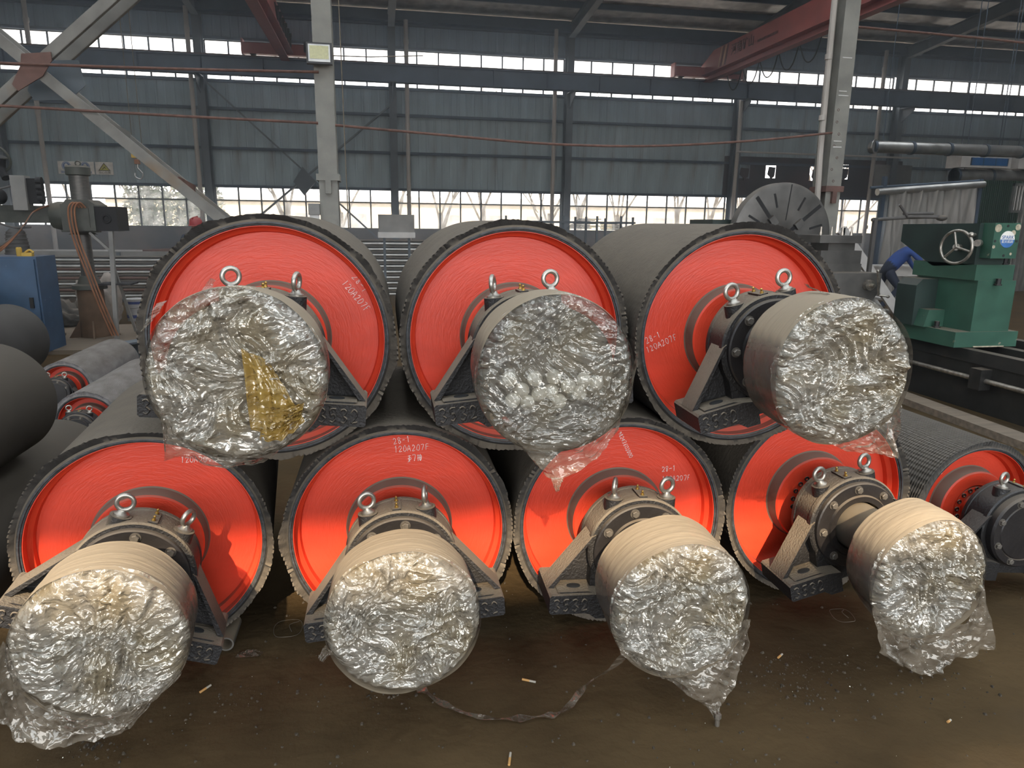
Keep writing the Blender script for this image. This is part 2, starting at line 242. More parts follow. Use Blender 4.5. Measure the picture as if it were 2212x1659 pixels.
# ------------------------------------------------------------------ mesh helpers
class MB:
    def __init__(s): s.v = []; s.f = []; s.mi = []; s.cur = 0
    def add(s, v, f):
        o = len(s.v); s.v += [tuple(map(float, p)) for p in v]; s.f += [[i+o for i in q] for q in f]; s.mi += [s.cur]*len(f); return s
    def box(s, x0, x1, y0, y1, z0, z1):
        return s.add([(x0,y0,z0),(x1,y0,z0),(x1,y1,z0),(x0,y1,z0),(x0,y0,z1),(x1,y0,z1),(x1,y1,z1),(x0,y1,z1)],
                     [(0,3,2,1),(4,5,6,7),(0,1,5,4),(1,2,6,5),(2,3,7,6),(3,0,4,7)])
    def bar(s, p, q, w, h, up=(0,0,1)):
        p = Vector(p); q = Vector(q); d = (q-p).normalized(); u = Vector(up)
        if abs(d.dot(u)) > 0.98: u = Vector((1,0,0))
        a = d.cross(u).normalized()*w/2; b = a.cross(d).normalized()*h/2
        v = [c+sa*a+sb*b for c in (p, q) for sa, sb in ((-1,-1),(1,-1),(1,1),(-1,1))]
        return s.add(v, [(0,1,2,3),(7,6,5,4),(0,4,5,1),(1,5,6,2),(2,6,7,3),(3,7,4,0)])
    def prism(s, poly, a, b, axis='y'):
        n = len(poly); mk = {'y': lambda p, t: (p[0], t, p[1]), 'x': lambda p, t: (t, p[0], p[1]), 'z': lambda p, t: (p[0], p[1], t)}[axis]
        v = [mk(p, a) for p in poly]+[mk(p, b) for p in poly]
        return s.add(v, [list(range(n)), list(range(2*n-1, n-1, -1))]+[(i, i+n, (i+1)%n+n, (i+1)%n) for i in range(n)])
    def tube(s, pts, r, n=8, closed=False):
        P = [Vector(p) for p in pts]; m = len(P); rs = r if hasattr(r, '__len__') else [r]*m
        T = []
        for i in range(m):
            a = P[(i-1) % m] if (closed or i > 0) else P[i]; b = P[(i+1) % m] if (closed or i < m-1) else P[i]
            t = b-a; T.append(t.normalized() if t.length > 1e-9 else Vector((0,0,1)))
        u = Vector((0,0,1)) if abs(T[0].z) < 0.9 else Vector((1,0,0)); v = []
        for i in range(m):
            u = (u-T[i]*u.dot(T[i])); u = u.normalized() if u.length > 1e-6 else T[i].orthogonal().normalized(); w = T[i].cross(u)
            v += [P[i]+(u*math.cos(2*math.pi*k/n)+w*math.sin(2*math.pi*k/n))*rs[i] for k in range(n)]
        f = [((i*n+k), (i*n+(k+1) % n), (((i+1) % m)*n+(k+1) % n), (((i+1) % m)*n+k)) for i in range(m if closed else m-1) for k in range(n)]
        if not closed: f += [list(range(n-1, -1, -1)), [(m-1)*n+k for k in range(n)]]
        return s.add(v, f)
    def lathe(s, prof, n=64, c=(0,0,0), axis='y', closed=False, caps=True):
        v = []; f = []; m = len(prof)
        for (r, t) in prof:
            for k in range(n):
                a = 2*math.pi*k/n; x, z = r*math.sin(a), r*math.cos(a)
                v.append((c[0]+x, c[1]+t, c[2]+z) if axis == 'y' else (c[0]+t, c[1]+x, c[2]+z) if axis == 'x' else (c[0]+x, c[1]+z, c[2]+t))
        for i in range(m if closed else m-1):
            for k in range(n): f.append((i*n+k, i*n+(k+1) % n, ((i+1) % m)*n+(k+1) % n, ((i+1) % m)*n+k))
        if not closed and caps:
            if prof[0][0] > 1e-6: f.append([k for k in range(n-1, -1, -1)])
            if prof[-1][0] > 1e-6: f.append([(m-1)*n+k for k in range(n)])
        return s.add(v, f)
    def cyl(s, p, q, r, n=24): return s.tube([p, q], r, n)
    def torus(s, c, R, r, normal=(0,1,0), n=32, k=10):
        nn = Vector(normal).normalized(); a = nn.orthogonal().normalized(); b = nn.cross(a); c = Vector(c)
        return s.tube([c+(a*math.cos(2*math.pi*i/n)+b*math.sin(2*math.pi*i/n))*R for i in range(n)], r, k, closed=True)
    def ball(s, c, r, n=12, sc=(1,1,1)):
        prof = [(max(1e-5, math.sin(math.pi*i/n)*r), -math.cos(math.pi*i/n)*r) for i in range(n+1)]
        o = len(s.v); s.lathe(prof, n*2, (0,0,0), 'z')
        for i in range(o, len(s.v)):
            x, y, z = s.v[i]; s.v[i] = (x*sc[0]+c[0], y*sc[1]+c[1], z*sc[2]+c[2])
        return s
    def hbeam(s, p, q, w, h, t=0.02, up=(0,0,1)):
        """I section between p and q: flanges of width w, depth h measured along up."""
        p = Vector(p); q = Vector(q); d = (q-p).normalized(); u = Vector(up); u = (u-d*d.dot(u)).normalized()
        for sg in (-1, 1): s.bar(p+u*sg*(h-t)/2, q+u*sg*(h-t)/2, w, t, u)
        return s.bar(p, q, t, h-2*t, u)
    def mesh(s, name, mats, smooth=35):
        me = bpy.data.meshes.new(name); me.from_pydata(s.v, [], s.f)
        for m in (mats if isinstance(mats, (list, tuple)) else [mats]): me.materials.append(m)
        if any(s.mi): me.polygons.foreach_set('material_index', s.mi)
        bm = bmesh.new(); bm.from_mesh(me); bmesh.ops.recalc_face_normals(bm, faces=bm.faces); bm.to_mesh(me); bm.free()
        if smooth:
            me.shade_smooth(); me.set_sharp_from_angle(angle=R_(smooth))
        me.update(); return me
    def build(s, name, mats, parent=None, smooth=35): return put(name, s.mesh(name, mats, smooth), parent)
def put(name, me, parent=None, loc=None, rot=None):
    o = bpy.data.objects.new(name, me); COL.objects.link(o)
    if parent: o.parent = parent
    if loc: o.location = loc
    if rot: o.rotation_euler = rot
    return o
def tag(o, label=None, cat=None, group=None, kind=None):
    if label: o['label'] = label
    if cat: o['category'] = cat
    if group: o['group'] = group
    if kind: o['kind'] = kind
    return o
def thing(name, label, cat, loc=(0,0,0), rot=(0,0,0), group=None):
    o = put(name, None, None, loc, rot); o.empty_display_size = 0.1; return tag(o, label, cat, group)
def struct(o): o['kind'] = 'structure'; return o
def cr(pts, n=8):          # smooth curve through points
    P = [Vector(p) for p in pts]; out = []
    for i in range(len(P)-1):
        a, b, c, d = P[max(i-1,0)], P[i], P[i+1], P[min(i+2,len(P)-1)]
        for k in range(n):
            t = k/n; out.append(0.5*((2*b)+(c-a)*t+(2*a-5*b+4*c-d)*t*t+(3*b-a-3*c+d)*t**3))
    return out+[P[-1]]
def text_mesh(name, body, size, m, extrude=0.002, align='CENTER'):
    cu = bpy.data.curves.new(name, 'FONT'); cu.body = body; cu.size = size; cu.extrude = extrude; cu.align_x = align; cu.align_y = 'CENTER'; cu.resolution_u = 3
    t = bpy.data.objects.new(name+'_tmp', cu); COL.objects.link(t)
    dg = bpy.context.evaluated_depsgraph_get(); me = bpy.data.meshes.new_from_object(t.evaluated_get(dg)); bpy.data.objects.remove(t)
    me.materials.clear(); me.materials.append(m); return me
STROKE = {'0': [[(.5,0),(.15,.2),(.1,.7),(.45,1),(.85,.75),(.85,.25),(.5,0)]], '1': [[(.3,.8),(.5,1),(.45,0)]], '2': [[(.1,.75),(.4,1),(.8,.75),(.6,.4),(.1,0),(.9,.08)]],
 '3': [[(.1,.9),(.5,1),(.8,.78),(.4,.52),(.85,.28),(.5,0),(.1,.1)]], '4': [[(.6,0),(.62,1),(.1,.35),(.9,.36)]], '5': [[(.85,1),(.25,.98),(.2,.58),(.65,.6),(.85,.3),(.5,0),(.1,.08)]],
 '6': [[(.75,1),(.3,.6),(.15,.25),(.45,0),(.8,.25),(.5,.5),(.2,.3)]], '7': [[(.1,.95),(.85,1),(.4,0)]], '8': [[(.5,.5),(.2,.75),(.5,1),(.8,.78),(.3,.35),(.35,.05),(.75,.08),(.75,.38),(.5,.5)]],
 '9': [[(.8,.7),(.45,.5),(.2,.75),(.5,1),(.8,.75),(.6,0)]], 'A': [[(0,0),(.45,1),(.9,0)],[(.2,.4),(.7,.4)]], 'F': [[(.2,0),(.3,1),(.9,1)],[(.25,.5),(.75,.55)]], '-': [[(.1,.5),(.9,.52)]], 'S': [[(.8,.9),(.4,1),(.2,.7),(.75,.35),(.5,0),(.1,.1)]],
 ' ': [], '#': [[(.1,.85),(.9,.9)],[(.5,1.05),(.45,.5),(.1,.45)],[(.15,.6),(.85,.65),(.8,.35),(.2,.3)],[(.5,.5),(.5,0)],[(.5,.25),(.1,0)]], '*': [[(.1,.9),(.6,.9)],[(.3,1),(.25,0)],[(.05,.4),(.55,.5)],[(.65,.85),(.68,.1),(1.1,.15),(1.1,.8),(.65,.85)],[(.88,1.05),(.88,.1)],[(.66,.48),(1.1,.48)]]}
def strokes(txt, h, r, aspect=0.62, gap=0.18, wob=0.0):
    """Hand-drawn or cast characters as round strokes in the x-z plane, base line at z = 0, starting at x = 0."""
    b = MB(); x = 0
    for ch in txt:
        for ln in STROKE[ch]:
            pts = [(x+px*h*aspect+random.uniform(-wob, wob), 0, pz*h+random.uniform(-wob, wob)) for px, pz in ln]
            b.tube(cr(pts, 3) if len(pts) > 2 else pts, r, 5)
        x += h*(aspect+gap)
    return b, x

# ------------------------------------------------------------------ the hall
XL, XR, YB, YF = -16.0, 34.0, 24.0, -13.0
fl = MB(); fl.box(XL-0.3, XR+0.3, YF-0.3, YB+0.3, -0.12, 0.0); struct(fl.build('floor', M['floor'], smooth=0))
g = MB(); g.box(-90, 110, YB+0.4, 120, -0.3, -0.15); g.box(-90, 110, -120, YF-0.4, -0.3, -0.15); struct(tag(g.build('ground_outside', M['ground'], smooth=0), 'pale bare ground outside the hall beyond the windows'))
def sheet_mesh(name, w, h, m, ribs=4):
    """One corrugated wall sheet, w wide and h high, ribs standing proud of the face."""
    prof = []
    for i in range(ribs):
        x0 = i*w/ribs; s = w/ribs
        prof += [(x0, 0), (x0+s*0.62, 0), (x0+s*0.70, -0.015), (x0+s*0.90, -0.015), (x0+s*0.98, 0)]
    prof.append((w+0.012, -0.002)); b = MB(); n = len(prof)
    v = [(x, y, 0) for x, y in prof]+[(x, y, h) for x, y in prof]+[(x, 0.02, 0) for x, y in prof]+[(x, 0.02, h) for x, y in prof]
    f = [(i, i+1, n+i+1, n+i) for i in range(n-1)]+[(2*n+i, 3*n+i, 3*n+i+1, 2*n+i+1) for i in range(n-1)]+[(0, n, 3*n, 2*n), (n-1, 3*n-1, 4*n-1, 2*n-1)]
    b.add(v, f); return b.mesh(name, m, 0)
wb_ = MB(); wb_.box(XL, XR, YB, YB+0.24, 0, 1.33); wb_.box(XL, XR, YB-0.04, YB+0.1, 1.30, 1.36)
wall_back = struct(wb_.build('wall_back', M['plinth'], smooth=0))
s_low = sheet_mesh('wall_sheet', 1.0, 3.03, M['clad']); s_up = sheet_mesh('upper_sheet', 1.0, 1.12, M['cladup']); s_mid = sheet_mesh('wall_sheet_short', 1.0, 1.69, M['clad'])
x = XL
while x < XR-0.5:
    burnt = 12.1 < x < 19.0
    put('wall_sheet', s_mid if burnt else s_low, wall_back, (x, YB+0.04+0.004*(int(x) % 2), 3.96 if burnt else 2.62))
    put('upper_sheet', s_up, wall_back, (x, YB+0.04+0.004*(int(x) % 2), 6.80)); x += 1.0 if abs(x-12.0) > 0.01 else 1.0
holes = {12.0: (0.52, 1.0-0.02, 3.22, 3.70), 13.0: (0.58, 0.98, 3.25, 3.76), 15.0: (0.30, 0.62, 3.2, 3.72), 16.0: (0.40, 0.84, 3.28, 3.78), 18.0: (0.52, 0.92, 3.18, 3.75)}
for k in range(7):
    x = 13.0+k-1; b = MB()
    if x in holes:
        a, c, z0, z1 = holes[x]
        b.box(x, x+a, YB+0.02, YB+0.05, 2.62, 3.96); b.box(x+c, x+1.0, YB+0.02, YB+0.05, 2.62, 3.96)
        b.box(x+a, x+c, YB+0.02, YB+0.05, 2.62, z0); b.box(x+a, x+c, YB+0.02, YB+0.05, z1, 3.96)
        pts = [(x+a+0.07, z1-0.13), (x+c-0.08, z1-0.15), (x+c-0.10, z0+0.06), (x+(a+c)/2, z0-0.02), (x+a+0.03, z0+0.12)]
        if x == 18.0: pts = [(x+a+0.16, z0+0.22), (x+c-0.02, z0+0.24), (x+c, z0), (x+a+0.22, z0-0.05)]
        fb = MB(); fb.prism(pts, YB-0.07, YB-0.05); fb.box(x+(a+c)/2-0.02, x+(a+c)/2+0.02, YB-0.06, YB+0.03, z0-0.06, z0+0.05)
        fb.build('torn_flap', M['cladburnt'], wall_back, 0)
    else: b.box(x, x+1.0, YB+0.02, YB+0.05, 2.62, 3.96)
    b.build('sooty_sheet', M['cladburnt'], wall_back, 0)
for z in (2.60, 3.72, 4.86, 5.64, 6.82, 7.5):
    b = MB(); b.box(XL, XR, YB-0.09, YB+0.0, z-0.04, z+0.04); b.build('girt', M['beam'], wall_back, 0)
COLX = [-10.5, -4.94, 0.63, 6.26, 12.22, 18.33, 24.31, 30.0]
pane = MB().box(0, 1, -0.003, 0.003, 0, 1).mesh('pane', GLASS, 0)
wn = 0
edges = [XL]+COLX+[XR]
for i in range(len(edges)-1):
    a, b_ = edges[i]+0.1, edges[i+1]-0.1
    for (z0, z1, bars) in ((1.36, 2.58, [2.18]), (5.68, 6.78, [])):
        wn += 1; fr = MB(); n = max(2, round((b_-a)/0.70)); st = (b_-a)/n; zs = [z0]+bars+[z1]
        for k in range(n+1): fr.box(a+k*st-0.022, a+k*st+0.022, YB+0.02, YB+0.07, z0, z1)
        for z in zs: fr.box(a, b_, YB+0.015, YB+0.075, z-0.02, z+0.02)
        w = struct(fr.build('window_%d' % wn, M['frame'], smooth=0))
        for k in range(n):
            for j in range(len(zs)-1):
                p = put('pane', pane, w, (a+k*st+0.017, YB+0.045, zs[j]+0.02)); p.scale = (st-0.034, 1, zs[j+1]-zs[j]-0.04)
# side walls and the wall behind the photographer, with its wide doorway and two high slots shaped to pass the sun bands
b = MB(); b.box(XL-0.2, XL, YF, YB, 0, 12.5); struct(b.build('wall_left', M['clad'], smooth=0))
b = MB(); b.box(XR, XR+0.2, YF, YB, 0, 12.5); struct(b.build('wall_right', M['clad'], smooth=0))
b = MB(); y0, y1 = YF-0.06, YF
S1 = (9.845, 10.17, -6.0, -0.62); S2 = (8.80, 9.07, -1.30, 0.4)
b.box(XL, XR, y0, y1, 10.17, 13.2); b.box(XL, XR, y0, y1, 9.07, 9.845); b.box(XL, XR, y0, y1, 6.5, 8.80)
b.box(XL, S1[2], y0, y1, 9.845, 10.17); b.box(S1[3], XR, y0, y1, 9.845, 10.17); b.box(XL, S2[2], y0, y1, 8.80, 9.07); b.box(S2[3], XR, y0, y1, 8.80, 9.07)
b.box(XL, -13, y0, y1, 0, 6.5); b.box(13, XR, y0, y1, 0, 6.5)
struct(b.build('wall_front', M['clad'], smooth=0))
# roof: foil-faced panels on purlins and rafters
rz = lambda y: 7.92+0.1*(YB-y) if y > 5.5 else 9.77+(5.5-y)*0.17
b = MB(); XS = [(-12, -9.5), (-6.5, -4.0), (-1.0, 1.5), (4.5, 7.0), (10, 12.5), (15.5, 18)]
ya, yb = YB+0.3, 5.5
def slab(b, xa, xb, ya, yb):
    b.add([(xa, ya, rz(ya)+.02), (xb, ya, rz(ya)+.02), (xb, yb, rz(yb)+.02), (xa, yb, rz(yb)+.02), (xa, ya, rz(ya)+.14), (xb, ya, rz(ya)+.14), (xb, yb, rz(yb)+.14), (xa, yb, rz(yb)+.14)],
          [(0,1,2,3),(7,6,5,4),(0,4,5,1),(2,6,7,3),(1,5,6,2),(3,7,4,0)])
slab(b, XL, XR, YB+0.3, 18.0); slab(b, XL, XR, 7.0, 5.5); slab(b, XL, XR, -10.5, YF-0.2); slab(b, XL, XR, 5.5, 4.0)
xs = [XL]+[q for p in XS for q in p]+[XR]
for i in range(0, len(xs), 2): slab(b, xs[i], xs[i+1], 4.0, -10.5); slab(b, xs[i], xs[i+1], 18.0, 7.0)
ceiling = struct(b.build('ceiling', M['foil'], smooth=0))
SKY = bpy.data.materials.new('added_skylight_translucent'); SKY.use_nodes = True; _n = SKY.node_tree; _n.nodes.remove(_n.nodes['Principled BSDF'])  # unseen skylights added to brighten the floor and the far wall
_t = _n.nodes.new('ShaderNodeBsdfTranslucent'); _t.inputs[0].default_value = (0.62, 0.69, 0.76, 1); _n.links.new(_t.outputs[0], _n.nodes['Material Output'].inputs[0])
for xa, xb in XS: q = MB(); q.add([(xa, 4.0, rz(4.0)+.08), (xb, 4.0, rz(4.0)+.08), (xb, -10.5, rz(-10.5)+.08), (xa, -10.5, rz(-10.5)+.08)], [(0,1,2,3)]); q.add([(xa, 18.0, rz(18.0)+.08), (xb, 18.0, rz(18.0)+.08), (xb, 7.0, rz(7.0)+.08), (xa, 7.0, rz(7.0)+.08)], [(0,1,2,3)]); q.build('added_skylight', SKY, ceiling, 0)
for k in range(11):
    y = 22.55-k*1.25; b = MB(); b.box(XL, XR, y-0.035, y+0.035, rz(y)-0.15, rz(y)+0.02); b.build('purlin', M['beam'], ceiling, 0)
b = MB(); b.box(XL, XR, 23.62, 23.9, 7.52, 7.82); b.build('eave_beam', M['beam'], ceiling, 0)
for xc in COLX:
    b = MB(); ya = 23.6
    b.add([(xc-.1, ya, 7.0), (xc+.1, ya, 7.0), (xc+.1, ya, 7.55), (xc-.1, ya, 7.55), (xc-.1, 5.5, 9.0), (xc+.1, 5.5, 9.0), (xc+.1, 5.5, 9.4), (xc-.1, 5.5, 9.4)], [(0,1,5,4), (3,2,6,7)])
    b.bar((xc, ya, 7.33), (xc, 5.5, 9.12), 0.20, 0.03); b.bar((xc, ya, 7.52), (xc, 5.5, 9.33), 0.014, 0.36); b.bar((xc, ya, 7.68), (xc, 5.5, 9.53), 0.20, 0.02)
    b.v = b.v[8:]; b.f = [[i-8 for i in q] for q in b.f[2:]]; b.mi = b.mi[2:]
    b.build('rafter', M['coldark'], ceiling, 0)
ORD = ['leftmost', 'second from the left', 'third from the left', 'fourth from the left', 'fifth from the left', 'sixth from the left', 'second from the right end', 'rightmost']
for i, xc in enumerate(COLX):
    t = thing('wall_column', 'dark steel column against the far sheet wall, %s of its row' % ORD[i], 'column', (xc, 23.72, 0), group='far wall columns')
    b = MB(); b.hbeam((0, 0, 0.02), (0, 0, 7.45), 0.22, 0.36, 0.022, (0, 1, 0)); b.build('post', M['coldark'], t, 0)
    b = MB(); b.box(-0.2, 0.2, -0.25, 0.22, 0, 0.02); b.build('base_plate', M['coldark'], t, 0)
    b = MB(); b.prism([(-0.17, 5.2), (-0.17, 5.66), (-0.80, 5.66), (-0.80, 5.55)], -0.01, 0.01, 'x'); b.box(-0.1, 0.1, -0.82, -0.17, 5.65, 5.68); b.build('corbel', M['coldark'], t, 0)
PIPX = [(-9.31, -9.05), (-5.15, -5.02), (1.06, 1.06), (5.72, 5.72), (12.14, 12.14), (17.35, 17.3)]
for i, (xa, xb) in enumerate(PIPX):
    t = thing('drain_pipe', 'pale drain pipe running down the far wall, %s of six' % ORD[i].replace(' end', ''), 'pipe', (xa, 23.42, 0), group='far wall drain pipes')
    b = MB(); b.tube([(0, 0.06, 0.0), (0, 0.0, 4.2), (0, -0.02, 7.5)], 0.065, 10); b.build('pipe_run', M['pipe'], t)
    for z in (1.6, 4.5, 6.9):
        b = MB(); b.lathe([(0.078, z-.06), (0.078, z+.06)], 12, axis='z'); b.build('socket', M['pipe'], t)
t = thing('crane_runway', 'long dark crane runway beam with a rusty rail below the high windows', 'beam', (0, 23.2, 5.68))
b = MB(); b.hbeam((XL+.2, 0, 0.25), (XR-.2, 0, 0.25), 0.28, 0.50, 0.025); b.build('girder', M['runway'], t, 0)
b = MB(); b.box(XL+.2, XR-.2, -0.03, 0.03, 0.50, 0.56); b.build('rail', M['rust'], t, 0)
for k in range(28):
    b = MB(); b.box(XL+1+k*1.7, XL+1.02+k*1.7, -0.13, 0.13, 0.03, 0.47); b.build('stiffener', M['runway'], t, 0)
t = thing('wall_brace', 'dark crossed bracing on the far wall behind the floodlight column', 'brace', (-2.15, 23.5, 0))
for p, q in (((-2.7, 0, 5.6), (2.7, 0, 0.6)), ((2.65, 0.08, 5.05), (-2.7, 0.08, 0.6))):
    b = MB(); b.bar(p, q, 0.05, 0.14, (0, 1, 0)); b.build('brace_bar', M['coldark'], t, 0)
b = MB(); b.prism([(-0.3, 2.75), (0, 3.2), (0.35, 2.75), (0, 2.35)], -0.03, 0.11); b.build('gusset_plate', M['coldark'], t, 0)

# thin haze volume added in the far hall, imitating lens glare from the windows
HZ = bpy.data.materials.new('glare_haze'); HZ.use_nodes = True; _n = HZ.node_tree; _n.nodes.remove(_n.nodes['Principled BSDF'])
_v = _n.nodes.new('ShaderNodeVolumeScatter'); _v.inputs['Color'].default_value = (0.74, 0.88, 1.0, 1); _v.inputs['Density'].default_value = 0.030; _v.inputs['Anisotropy'].default_value = 0.65
_n.links.new(_v.outputs[0], _n.nodes['Material Output'].inputs['Volume'])
HAZE_BOX = MB().box(XL+0.1, XR-0.1, 4.0, YB-0.15, 0.02, 7.45).build('haze', HZ, smooth=0); tag(HAZE_BOX, 'thin bluish haze added to imitate window glare in the far half of the hall', 'haze', kind='stuff')

# mid-hall columns, cross brace and rusty bars
def mid_column(x, label):
    t = thing('steel_column', label, 'column', (x, 8.5, 0))
    b = MB(); b.hbeam((0, 0, 0.03), (0, 0, 9.0), 0.20, 0.30, 0.014, (0, 1, 0)); b.build('post', M['col'], t, 0)
    b = MB(); b.box(-0.2, 0.2, -0.24, 0.24, 0, 0.03); b.build('base_plate', M['col'], t, 0)
    b = MB(); b.box(-0.125, 0.125, -0.18, 0.18, 2.02, 2.09); b.box(-0.03, 0.03, -0.19, -0.15, 1.88, 2.02); b.build('collar_bracket', M['col'] if x < 0 else M['gusset'], t, 0)
    return t
cl = mid_column(-0.50, 'grey steel column carrying the floodlight, left of centre')
crr = mid_column(5.67, 'grey steel column with a white pipe alongside, right of centre')
for z in (2.55, 2.62, 3.15, 3.20, 3.58):
    b = MB(); b.box(-0.07, 0.03+random.random()*0.05, -0.156, -0.150, z, z+0.012); b.build('paint_scrape', M['white'], crr, 0)
for k in range(7):
    b = MB(); zz = 2.15+k*0.14; b.torus((random.uniform(-.06, .06), -0.151, zz), 0.014, 0.003, (0,1,0), 10, 4); b.build('bolt_mark', M['rust'], crr)
t = thing('column_pipe', 'thin white pipe standing beside the right-hand steel column', 'pipe', (5.44, 8.42, 0)); b = MB(); b.tube([(0.16, 0, 0), (0.04, 0, 2.5), (-0.03, 0, 9.0)], 0.035, 10); b.build('pipe_run', M['pipe'], t)
for z in (2.9, 3.6): b = MB(); b.lathe([(0.044, z-.03), (0.044, z+.03)], 10, (0.02, 0, 0), 'z'); b.build('clip', M['pipe'], t)
t = thing('floodlight', 'black framed floodlight with yellowish lens fixed to the column', 'lamp', (-0.52, 8.20, 3.18))
b = MB(); b.box(-0.135, 0.125, -0.03, 0.04, 0.0, 0.205); b.box(-0.10, 0.09, 0.04, 0.09, 0.03, 0.17); b.build('housing', M['lampbody'], t, 0)
b = MB(); b.box(-0.115, 0.105, -0.036, -0.028, 0.018, 0.187); b.build('reflector_frame', M['silver'], t, 0)
b = MB(); b.box(-0.10, 0.09, -0.042, -0.034, 0.045, 0.172); b.build('lens', M['lampglass'], t, 0)
b = MB(); b.bar((-0.02, 0.06, 0.10), (-0.02, 0.16, 0.10), 0.05, 0.05); b.build('bracket', M['lampbody'], t, 0)
b = MB(); b.tube([(0.10, 0.05, 0.10), (0.52, 0.4, 0.18), (1.14, 1.1, 0.37)], 0.006, 5); b.build('stay_wire', M['wire'], t)
tag(MB().tube([(-0.30, 8.3, 1.5), (-0.32, 8.3, 5.0)], 0.006, 5).build('hanging_cord', M['wire']), 'thin cord hanging beside the floodlight column', 'cord')
t = thing('switch_box', 'small grey switch box on the floodlight column', 'box', (-0.66, 8.3, 1.60))
b = MB(); b.box(-0.06, 0.06, -0.04, 0.05, 0.05, 0.17); b.build('case', M['board'], t, 0); b = MB(); b.box(-0.055, 0.055, -0.046, -0.04, 0.055, 0.165); b.build('door', M['board'], t, 0); b = MB(); b.box(-0.05, 0.05, -0.03, 0.03, 0, 0.05); b.build('terminal_cover', M['white'], t, 0)
t = thing('cross_brace', 'big crossed channel-steel brace with a red primer plate, upper left', 'brace', (-3.31, 8.4, 0))
for dy, dz in ((0.0, 0.0), (0.32, 0.0)):
    for p, q in (((-2.6, dy, 5.33), (-0.06, dy, 3.09)), ((0.06, dy, 2.98), (2.62, dy, 0.74)), ((-2.6, dy, 0.78), (-0.14, dy, 2.95)), ((0.10, dy, 3.16), (2.62, dy, 5.35))):
        p = Vector(p)+Vector((0, 0, dz)); q = Vector(q)+Vector((0, 0, dz)); d = (q-p).normalized(); nn = d.cross(Vector((0,1,0)))
        b = MB(); b.bar(p, q, 0.012, 0.10, nn)
        for s_ in (-1, 1): b.bar(p+nn*s_*0.05+Vector((0, 0.022, 0)), q+nn*s_*0.05+Vector((0, 0.022, 0)), 0.05, 0.008, nn)
        b.build('channel', M['brace'], t, 0)
for k in range(1, 4):
    for sgn in (-1, 1):
        b = MB(); c0 = Vector((sgn*k*0.62, 0.0, 3.03-sgn*0+(-0.875*k*0.62)*(1 if sgn > 0 else -1)*(1 if sgn > 0 else 1)))
        c0.z = 3.03-0.875*sgn*k*0.62
        b.bar(c0+Vector((0, 0.02, 0.03)), c0+Vector((0.10, 0.32, -0.05)), 0.012, 0.12); b.build('batten', M['rust'] if k == 2 else M['brace'], t, 0)
b = MB(); b.prism([(-.10, 3.17), (.17, 3.2), (.17, 3.12), (.07, 2.97), (-.17, 2.82), (-.22, 2.88), (-.12, 3.06)], -0.035, -0.02); b.build('gusset_plate', M['gusset'], t, 0)
b = MB(); b.prism([(-.10, 3.17), (.30, 3.2), (.34, 2.95), (.17, 2.80), (-.17, 2.78), (-.22, 2.88)], 0.30, 0.31); b.build('gusset_plate', M['coldark'], t, 0)
for nm, pts, lab in (('upper', [(-4.6, 8.3, 3.06), (-3.67, 8.3, 3.06), (-2.0, 8.3, 3.085), (-0.55, 8.34, 3.13)], 'rusty bar strung across the brace plate, the upper one'),
                     ('lower', [(-4.6, 8.3, 2.67), (-3.7, 8.3, 2.665), (-2.0, 8.3, 2.63), (-0.58, 8.34, 2.615)], 'rusty bar strung below the brace plate, the lower one'),
                     ('mid', [(-0.4, 8.34, 2.60), (0.8, 8.3, 2.53), (2.0, 8.3, 2.475), (3.2, 8.3, 2.49), (4.5, 8.3, 2.59), (5.56, 8.34, 2.72)], 'rusty sagging rod strung between the two grey columns')):
    tag(MB().tube(cr(pts, 6), 0.014, 7).build('rusty_rod', M['rust']), lab, 'rod')
tag(MB().tube([(5.8, 8.4, 3.95), (7.5, 8.4, 3.92), (9.5, 8.4, 3.86)], 0.014, 7).build('rusty_rod', M['rust']), 'rusty rod strung right from the right column near the roof', 'rod')
tag(MB().tube([(12.0, 23.2, 4.02), (18.4, 23.2, 4.0), (19.0, 23.2, 4.0)], 0.03, 8).build('conduit', M['pipe']), 'thin horizontal conduit across the sooty part of the far wall', 'pipe')

# overhead travelling cranes
def crane(x, yc0, yc1, z0, label, left):
    t = thing('bridge_crane', label, 'crane', (x, 23.2, 6.245))
    w = 0.30; h = 0.62
    prof = [(-w/2, 0.20), (w/2, 0.20), (w/2, h+0.20), (-w/2, h+0.20)]
    b = MB(); L = 15.0
    v = []
    for (yy, hh) in ((0.15, 0.30), (-0.7, h), (-L, h)): v += [(-w/2, yy, 0.10), (w/2, yy, 0.10), (w/2, yy, 0.10+hh), (-w/2, yy, 0.10+hh)]
    f = [(0,1,2,3), (11,10,9,8)]
    for i in (0, 4): f += [(i+k, i+4+k, i+4+(k+1) % 4, i+(k+1) % 4) for k in range(4)]
    b.add(v, f); b.build('box_girder', M['crane'], t, 0)
    b = MB(); b.box(-w/2-0.09, w/2+0.09, -L, 0.1, 0.06, 0.10); b.box(-0.02, 0.02, -L, 0.1, -0.08, 0.06); b.box(-0.12, 0.12, -L, 0.1, -0.11, -0.08); b.build('lower_track', M['crane'], t, 0)
    e = MB(); e.box(-1.15, 1.2, -0.13, 0.13, 0.03, 0.32); e.box(-1.2, -1.15, -0.16, 0.16, 0.0, 0.42); eo = e.build('end_truck', M['crane'], t, 0)
    for sx in (-0.9, 0.95):
        q = MB(); q.lathe([(0.13, -0.06), (0.13, 0.06)], 20, (sx, 0, 0.12)); q.build('wheel', M['black'], eo)
    m_ = MB(); m_.lathe([(0.10, 0), (0.10, 0.3)], 14, (0.75, -0.2, 0.25), 'x'); m_.box(0.55, 0.75, -0.3, -0.1, 0.12, 0.36); m_.build('drive_motor', M['black'], eo)
    return t
